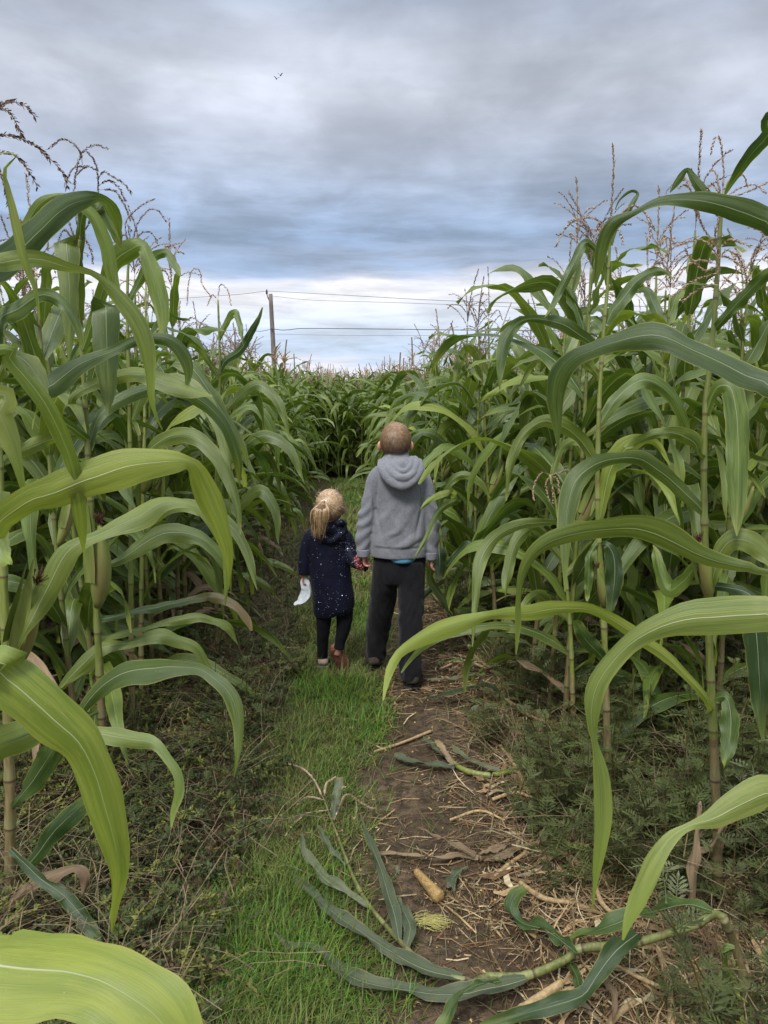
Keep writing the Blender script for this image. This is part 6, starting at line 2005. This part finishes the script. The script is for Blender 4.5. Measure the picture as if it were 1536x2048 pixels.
    for k in range(1500):
        d0 = unit(rng.normal(0, 1, 3))
        d0r = Rz.T@d0
        front = max(0.0, d0r[1])
        if d0[2] < -0.66*(1-front)+0.55*front:
            continue
        ang = math.acos(max(-1, min(1, d0.dot(ed))))
        if ang < 0.12:
            continue
        pts = []
        jit = rng.normal(0, 0.05, 3)
        for j in range(9):
            t = j/8
            q = unit(d0*(math.sin((1-t)*ang)/math.sin(ang))+ed*(math.sin(t*ang)/math.sin(ang))+jit*math.sin(PI*t)*0.6)
            pts.append(hcc+q*R*(1.004+0.018*rng.random()*math.sin(PI*t)+0.06*t**6))
        cur.append(np.array(pts))
        cols.append(np.array([0.56, 0.39, 0.23])*(rng.uniform(0.3, 0.6) if rng.random() < 0.35 else rng.uniform(0.8, 1.4))*np.array([1, rng.uniform(0.92, 1.05), rng.uniform(0.85, 1.15)]))
    link('strands', strands_mesh(cur, 0.0014, cols, 'hair_strands', M['hair'], {'c': hcc, 'o': base}), cap, kind='stuff')
    # ponytail
    cur, cols = [], []
    for k in range(700):
        a, rr = rng.uniform(0, 2*PI), math.sqrt(rng.random())
        o1 = np.array([math.cos(a), math.sin(a)])*rr
        end = P(637+o1[0]*14+rng.normal(0, 2.5), 1062+rng.normal(0, 7)-9*abs(o1[0])**2, 4.225+o1[1]*0.02)
        m1 = P(641+o1[0]*18, 1020, 4.20+o1[1]*0.022)
        m2 = P(639+o1[0]*19, 1040, 4.205+o1[1]*0.024)
        a = a
        st = el+np.array([o1[0]*0.010, -0.004, o1[1]*0.010])
        cur.append(catmull(np.array([st-ed*0.01, st+np.array([o1[0]*0.006, -0.018, -0.004+0.008*o1[1]]), m1, m2, end]), 9))
        cols.append(np.array([0.55, 0.37, 0.20])*(rng.uniform(0.2, 0.45) if math.sin(o1[0]*31+3*o1[1]+rng.normal(0, 0.8)) < -0.3 else rng.uniform(0.75, 1.4))*np.array([1, rng.uniform(0.92, 1.06), rng.uniform(0.8, 1.15)]))
    for k in range(110):                       # flyaway hairs over the crown
        d0 = unit(rng.normal(0, 1, 3)); d0[2] = abs(d0[2]); st = hcc+d0*R
        cur.append(catmull(np.array([st, st+d0*0.006+rng.normal(0, 0.008, 3), st+d0*0.010+rng.normal(0, 0.018, 3)+[0, 0, -0.01]]), 5))
        cols.append(np.array([0.55, 0.42, 0.28])*rng.uniform(0.5, 1.2))
    for k in range(60):                       # loose wisps by the cheek
        st = hcc+np.array([R[0]*0.95, 0.0+rng.normal(0, 0.02), rng.uniform(-0.03, 0.04)])
        e = P(690+rng.normal(0, 4), 1040+rng.normal(0, 8), 4.34)
        cur.append(catmull(np.array([st, (st+e)/2+[0.008+rng.normal(0, 0.003), 0, 0], e]), 6))
        cols.append(np.array([0.55, 0.42, 0.28])*rng.uniform(0.6, 1.2))
    pt = strands_mesh(cur, 0.0013, cols, 'ponytail', M['hair'], {'c': hcc, 'o': base})
    link('ponytail', pt, root, kind='stuff')
    V, Q, T, UV = ptube([(646, 1008, 5, 0.02, 4.21), (641, 1025, 15, 0.022, 4.205), (639, 1042, 16, 0.022, 4.21), (637, 1054, 10, 0.012, 4.22)], ns=16)
    S = Soup(); S.add(V-base, Q, T, UV, c=(0.22, 0.135, 0.07)); link('ponytail_core', S.mesh('ponytail_core', M['hair']), root)
    a = np.linspace(0, 2*PI, 21)
    t1 = unit(np.cross(ed, [0, 0, 1])); t2 = np.cross(ed, t1)
    ring = el+np.outer(np.cos(a), t1)*0.012+np.outer(np.sin(a), t2)*0.012
    V, Q, T, UV = tube_arrays(ring, 0.005, 8, cap=False)
    S = Soup(); S.add(V-base, Q); link('hair_elastic', S.mesh('hair_elastic', M['elastic']), root)

    # white cloth in the hand hanging at the side
    spec = [(606, 1156, 4), (608, 1163, 9), (611, 1176, 9), (609, 1190, 11), (600, 1201, 9), (592, 1206, 5), (588, 1210, 2)]
    q = P(606, 1156, 4.33)
    C, w = catmull(np.array([P(x, y, 4.33-0.02*i/6) for i, (x, y, hw) in enumerate(spec)]), 30, np.array([[hw*2.85e-3] for _, _, hw in spec]))
    V, Q, UV = leaf_arrays(C, np.tile(np.array([1.0, -0.25, 0.35]), (30, 1)), w[:, 0], nW=8, fold=0.1)
    V = V+(fbm(V*45, 2)*0.006)[:, None]*np.array([0.3, 1, 0.2])
    S = Soup(); S.add(V-q, Q, uv=UV)
    V2 = V+np.array([0.004, 0.008, 0]) ; S.add(V2-q, Q[:, ::-1], uv=UV)
    link('crumpled_cloth', S.mesh('crumpled_cloth', M['white']), label='crumpled white cloth dangling from the small child\'s free hand', cat='cloth', loc=tuple(q))


build_boy()
build_girl()
# ------------------------------------------------------------------ power pole, wires, birds
def build_pole():
    Yp = 56.0
    top = P(541, 588, Yp); foot = P(549, 740, Yp)
    d = (top-foot)/(top[2]-foot[2])
    base = foot-d*foot[2]
    M['pole'] = simple('pole_wood', (0.13, 0.11, 0.095), (0.24, 0.21, 0.185), 3, 0.9, 0.4, 0.02, (6, 6, 0.4))
    M['wire'] = simple('wire_dark', (0.10, 0.10, 0.11), (0.13, 0.13, 0.14), 3, 0.6)
    M['ceramic'] = simple('insulator_dark', (0.04, 0.035, 0.03), (0.07, 0.06, 0.05), 3, 0.3)
    r = link('power_pole', None, label='leaning grey wooden power pole standing far behind the left-hand corn', cat='power pole', loc=tuple(base))
    C = np.array([base*0+d*t*top[2] for t in np.linspace(0, 1, 12)])
    V, Q, T, UV = tube_arrays(C, np.linspace(0.20, 0.14, 12), 14)
    S = Soup(); S.add(V, Q, T, UV)
    link('post', S.mesh('pole_post', M['pole']), r)
    tp = C[-1]
    ins = tp+np.array([-0.26, 0, 0.10])
    S = Soup()
    V, Q, T, UV = tube_arrays(np.array([tp+[-0.05, 0, -0.55], tp+[-0.20, 0, -0.22], ins+[0, 0, -0.10]]), 0.035, 8); S.add(V, Q, T, UV)
    link('bracket', S.mesh('pole_bracket', M['wire']), r)
    S = Soup()
    zz = np.linspace(0, 0.32, 9)
    V, Q, T, UV = tube_arrays(np.array([ins+[0, 0, z-0.1] for z in zz]), [0.05, 0.09, 0.05, 0.09, 0.05, 0.08, 0.04, 0.05, 0.02], 12); S.add(V, Q, T, UV)
    link('insulator', S.mesh('pole_insulator', M['ceramic']), r)
    S = Soup()
    lo = tp+d*(-(588-658)/(-1)*0.0)
    zc = (P(545, 658, Yp)-base)
    V, Q, T, UV = tube_arrays(np.array([zc+[-0.05, -0.2, 0.05], zc+[-0.05, -0.32, 0.0], zc+[0.12, -0.30, -0.04]]), 0.05, 8); S.add(V, Q, T, UV)
    link('clamp', S.mesh('pole_clamp', M['wire']), r)

    def wire(pts, rad, label):
        q = P(*pts[0])
        C = catmull(np.array([P(*p) for p in pts]), 40)
        V, Q, T, UV = tube_arrays(C-q, rad, 5)
        S = Soup(); S.add(V, Q, T, UV)
        link('power_line', S.mesh('power_line', M['wire']), label=label, cat='power line', loc=tuple(q), group='wires of the power pole')
    wire([(535, 582, 56), (700, 591, 50), (860, 600, 46), (1000, 605, 44), (1250, 612, 41), (1700, 618, 36)], 0.014, 'uppermost thin wire running right from the pole top')
    wire([(545, 592, 56), (620, 600, 52), (780, 605, 47), (950, 611, 44), (1250, 622, 41), (1700, 632, 36)], 0.011, 'fainter second wire just below the uppermost one')
    wire([(547, 658, 56), (575, 661, 55), (600, 657, 54), (760, 658, 49), (920, 660, 46), (1250, 662, 42), (1700, 660, 36)], 0.026, 'thicker lower wire running right from the middle of the pole')
    wire([(547, 668, 56), (700, 671, 50), (920, 671, 46), (1250, 674, 42), (1700, 672, 36)], 0.009, 'faintest wire just below the thick one')
    wire([(535, 582, 56), (500, 586, 58), (460, 590, 60), (200, 606, 70), (-200, 622, 90)], 0.014, 'upper thin wire running left from the pole top')
    wire([(545, 658, 56), (520, 663, 57), (480, 660, 58), (200, 668, 68), (-200, 676, 88)], 0.018, 'lower wire running left from the middle of the pole')


build_pole()


def build_birds():
    M['bird'] = simple('bird_dark', (0.03, 0.03, 0.035), (0.05, 0.05, 0.055), 10, 0.8)
    for (px, py, a, lab) in ((553, 158, 0.4, 'left of two tiny dark birds high in the sky'), (561, 151, -0.3, 'right of two tiny dark birds high in the sky')):
        c = P(px, py, 70)
        S = Soup()
        z = np.linspace(-0.16, 0.16, 9)
        V, Q, T, UV = tube_arrays(np.stack([0*z, z, 0*z], 1), 0.035*np.sqrt(np.clip(1-(z/0.165)**2, 0.02, 1)), 8); S.add(V, Q, T, UV)
        root = link('bird', S.mesh('bird_body', M['bird']), label=lab, cat='bird', loc=tuple(c), rot=(0, 0, a))
        for s in (-1, 1):
            S = Soup()
            t = np.linspace(0, 1, 6)
            cc = np.stack([s*0.27*t, -0.05*t, 0.16*np.sin(t*2.0)], 1)
            v, q, uv = leaf_arrays(cc, np.broadcast_to(np.array([0, 1.0, 0]), (6, 3)), 0.07*(1-t**2)+0.004, nW=2, fold=0.1)
            S.add(v, q, uv=uv)
            v2 = v.copy(); v2[:, 2] -= 0.008; S.add(v2, q[:, ::-1], uv=uv)
            link('wing', S.mesh('bird_wing', M['bird']), root)


build_birds()
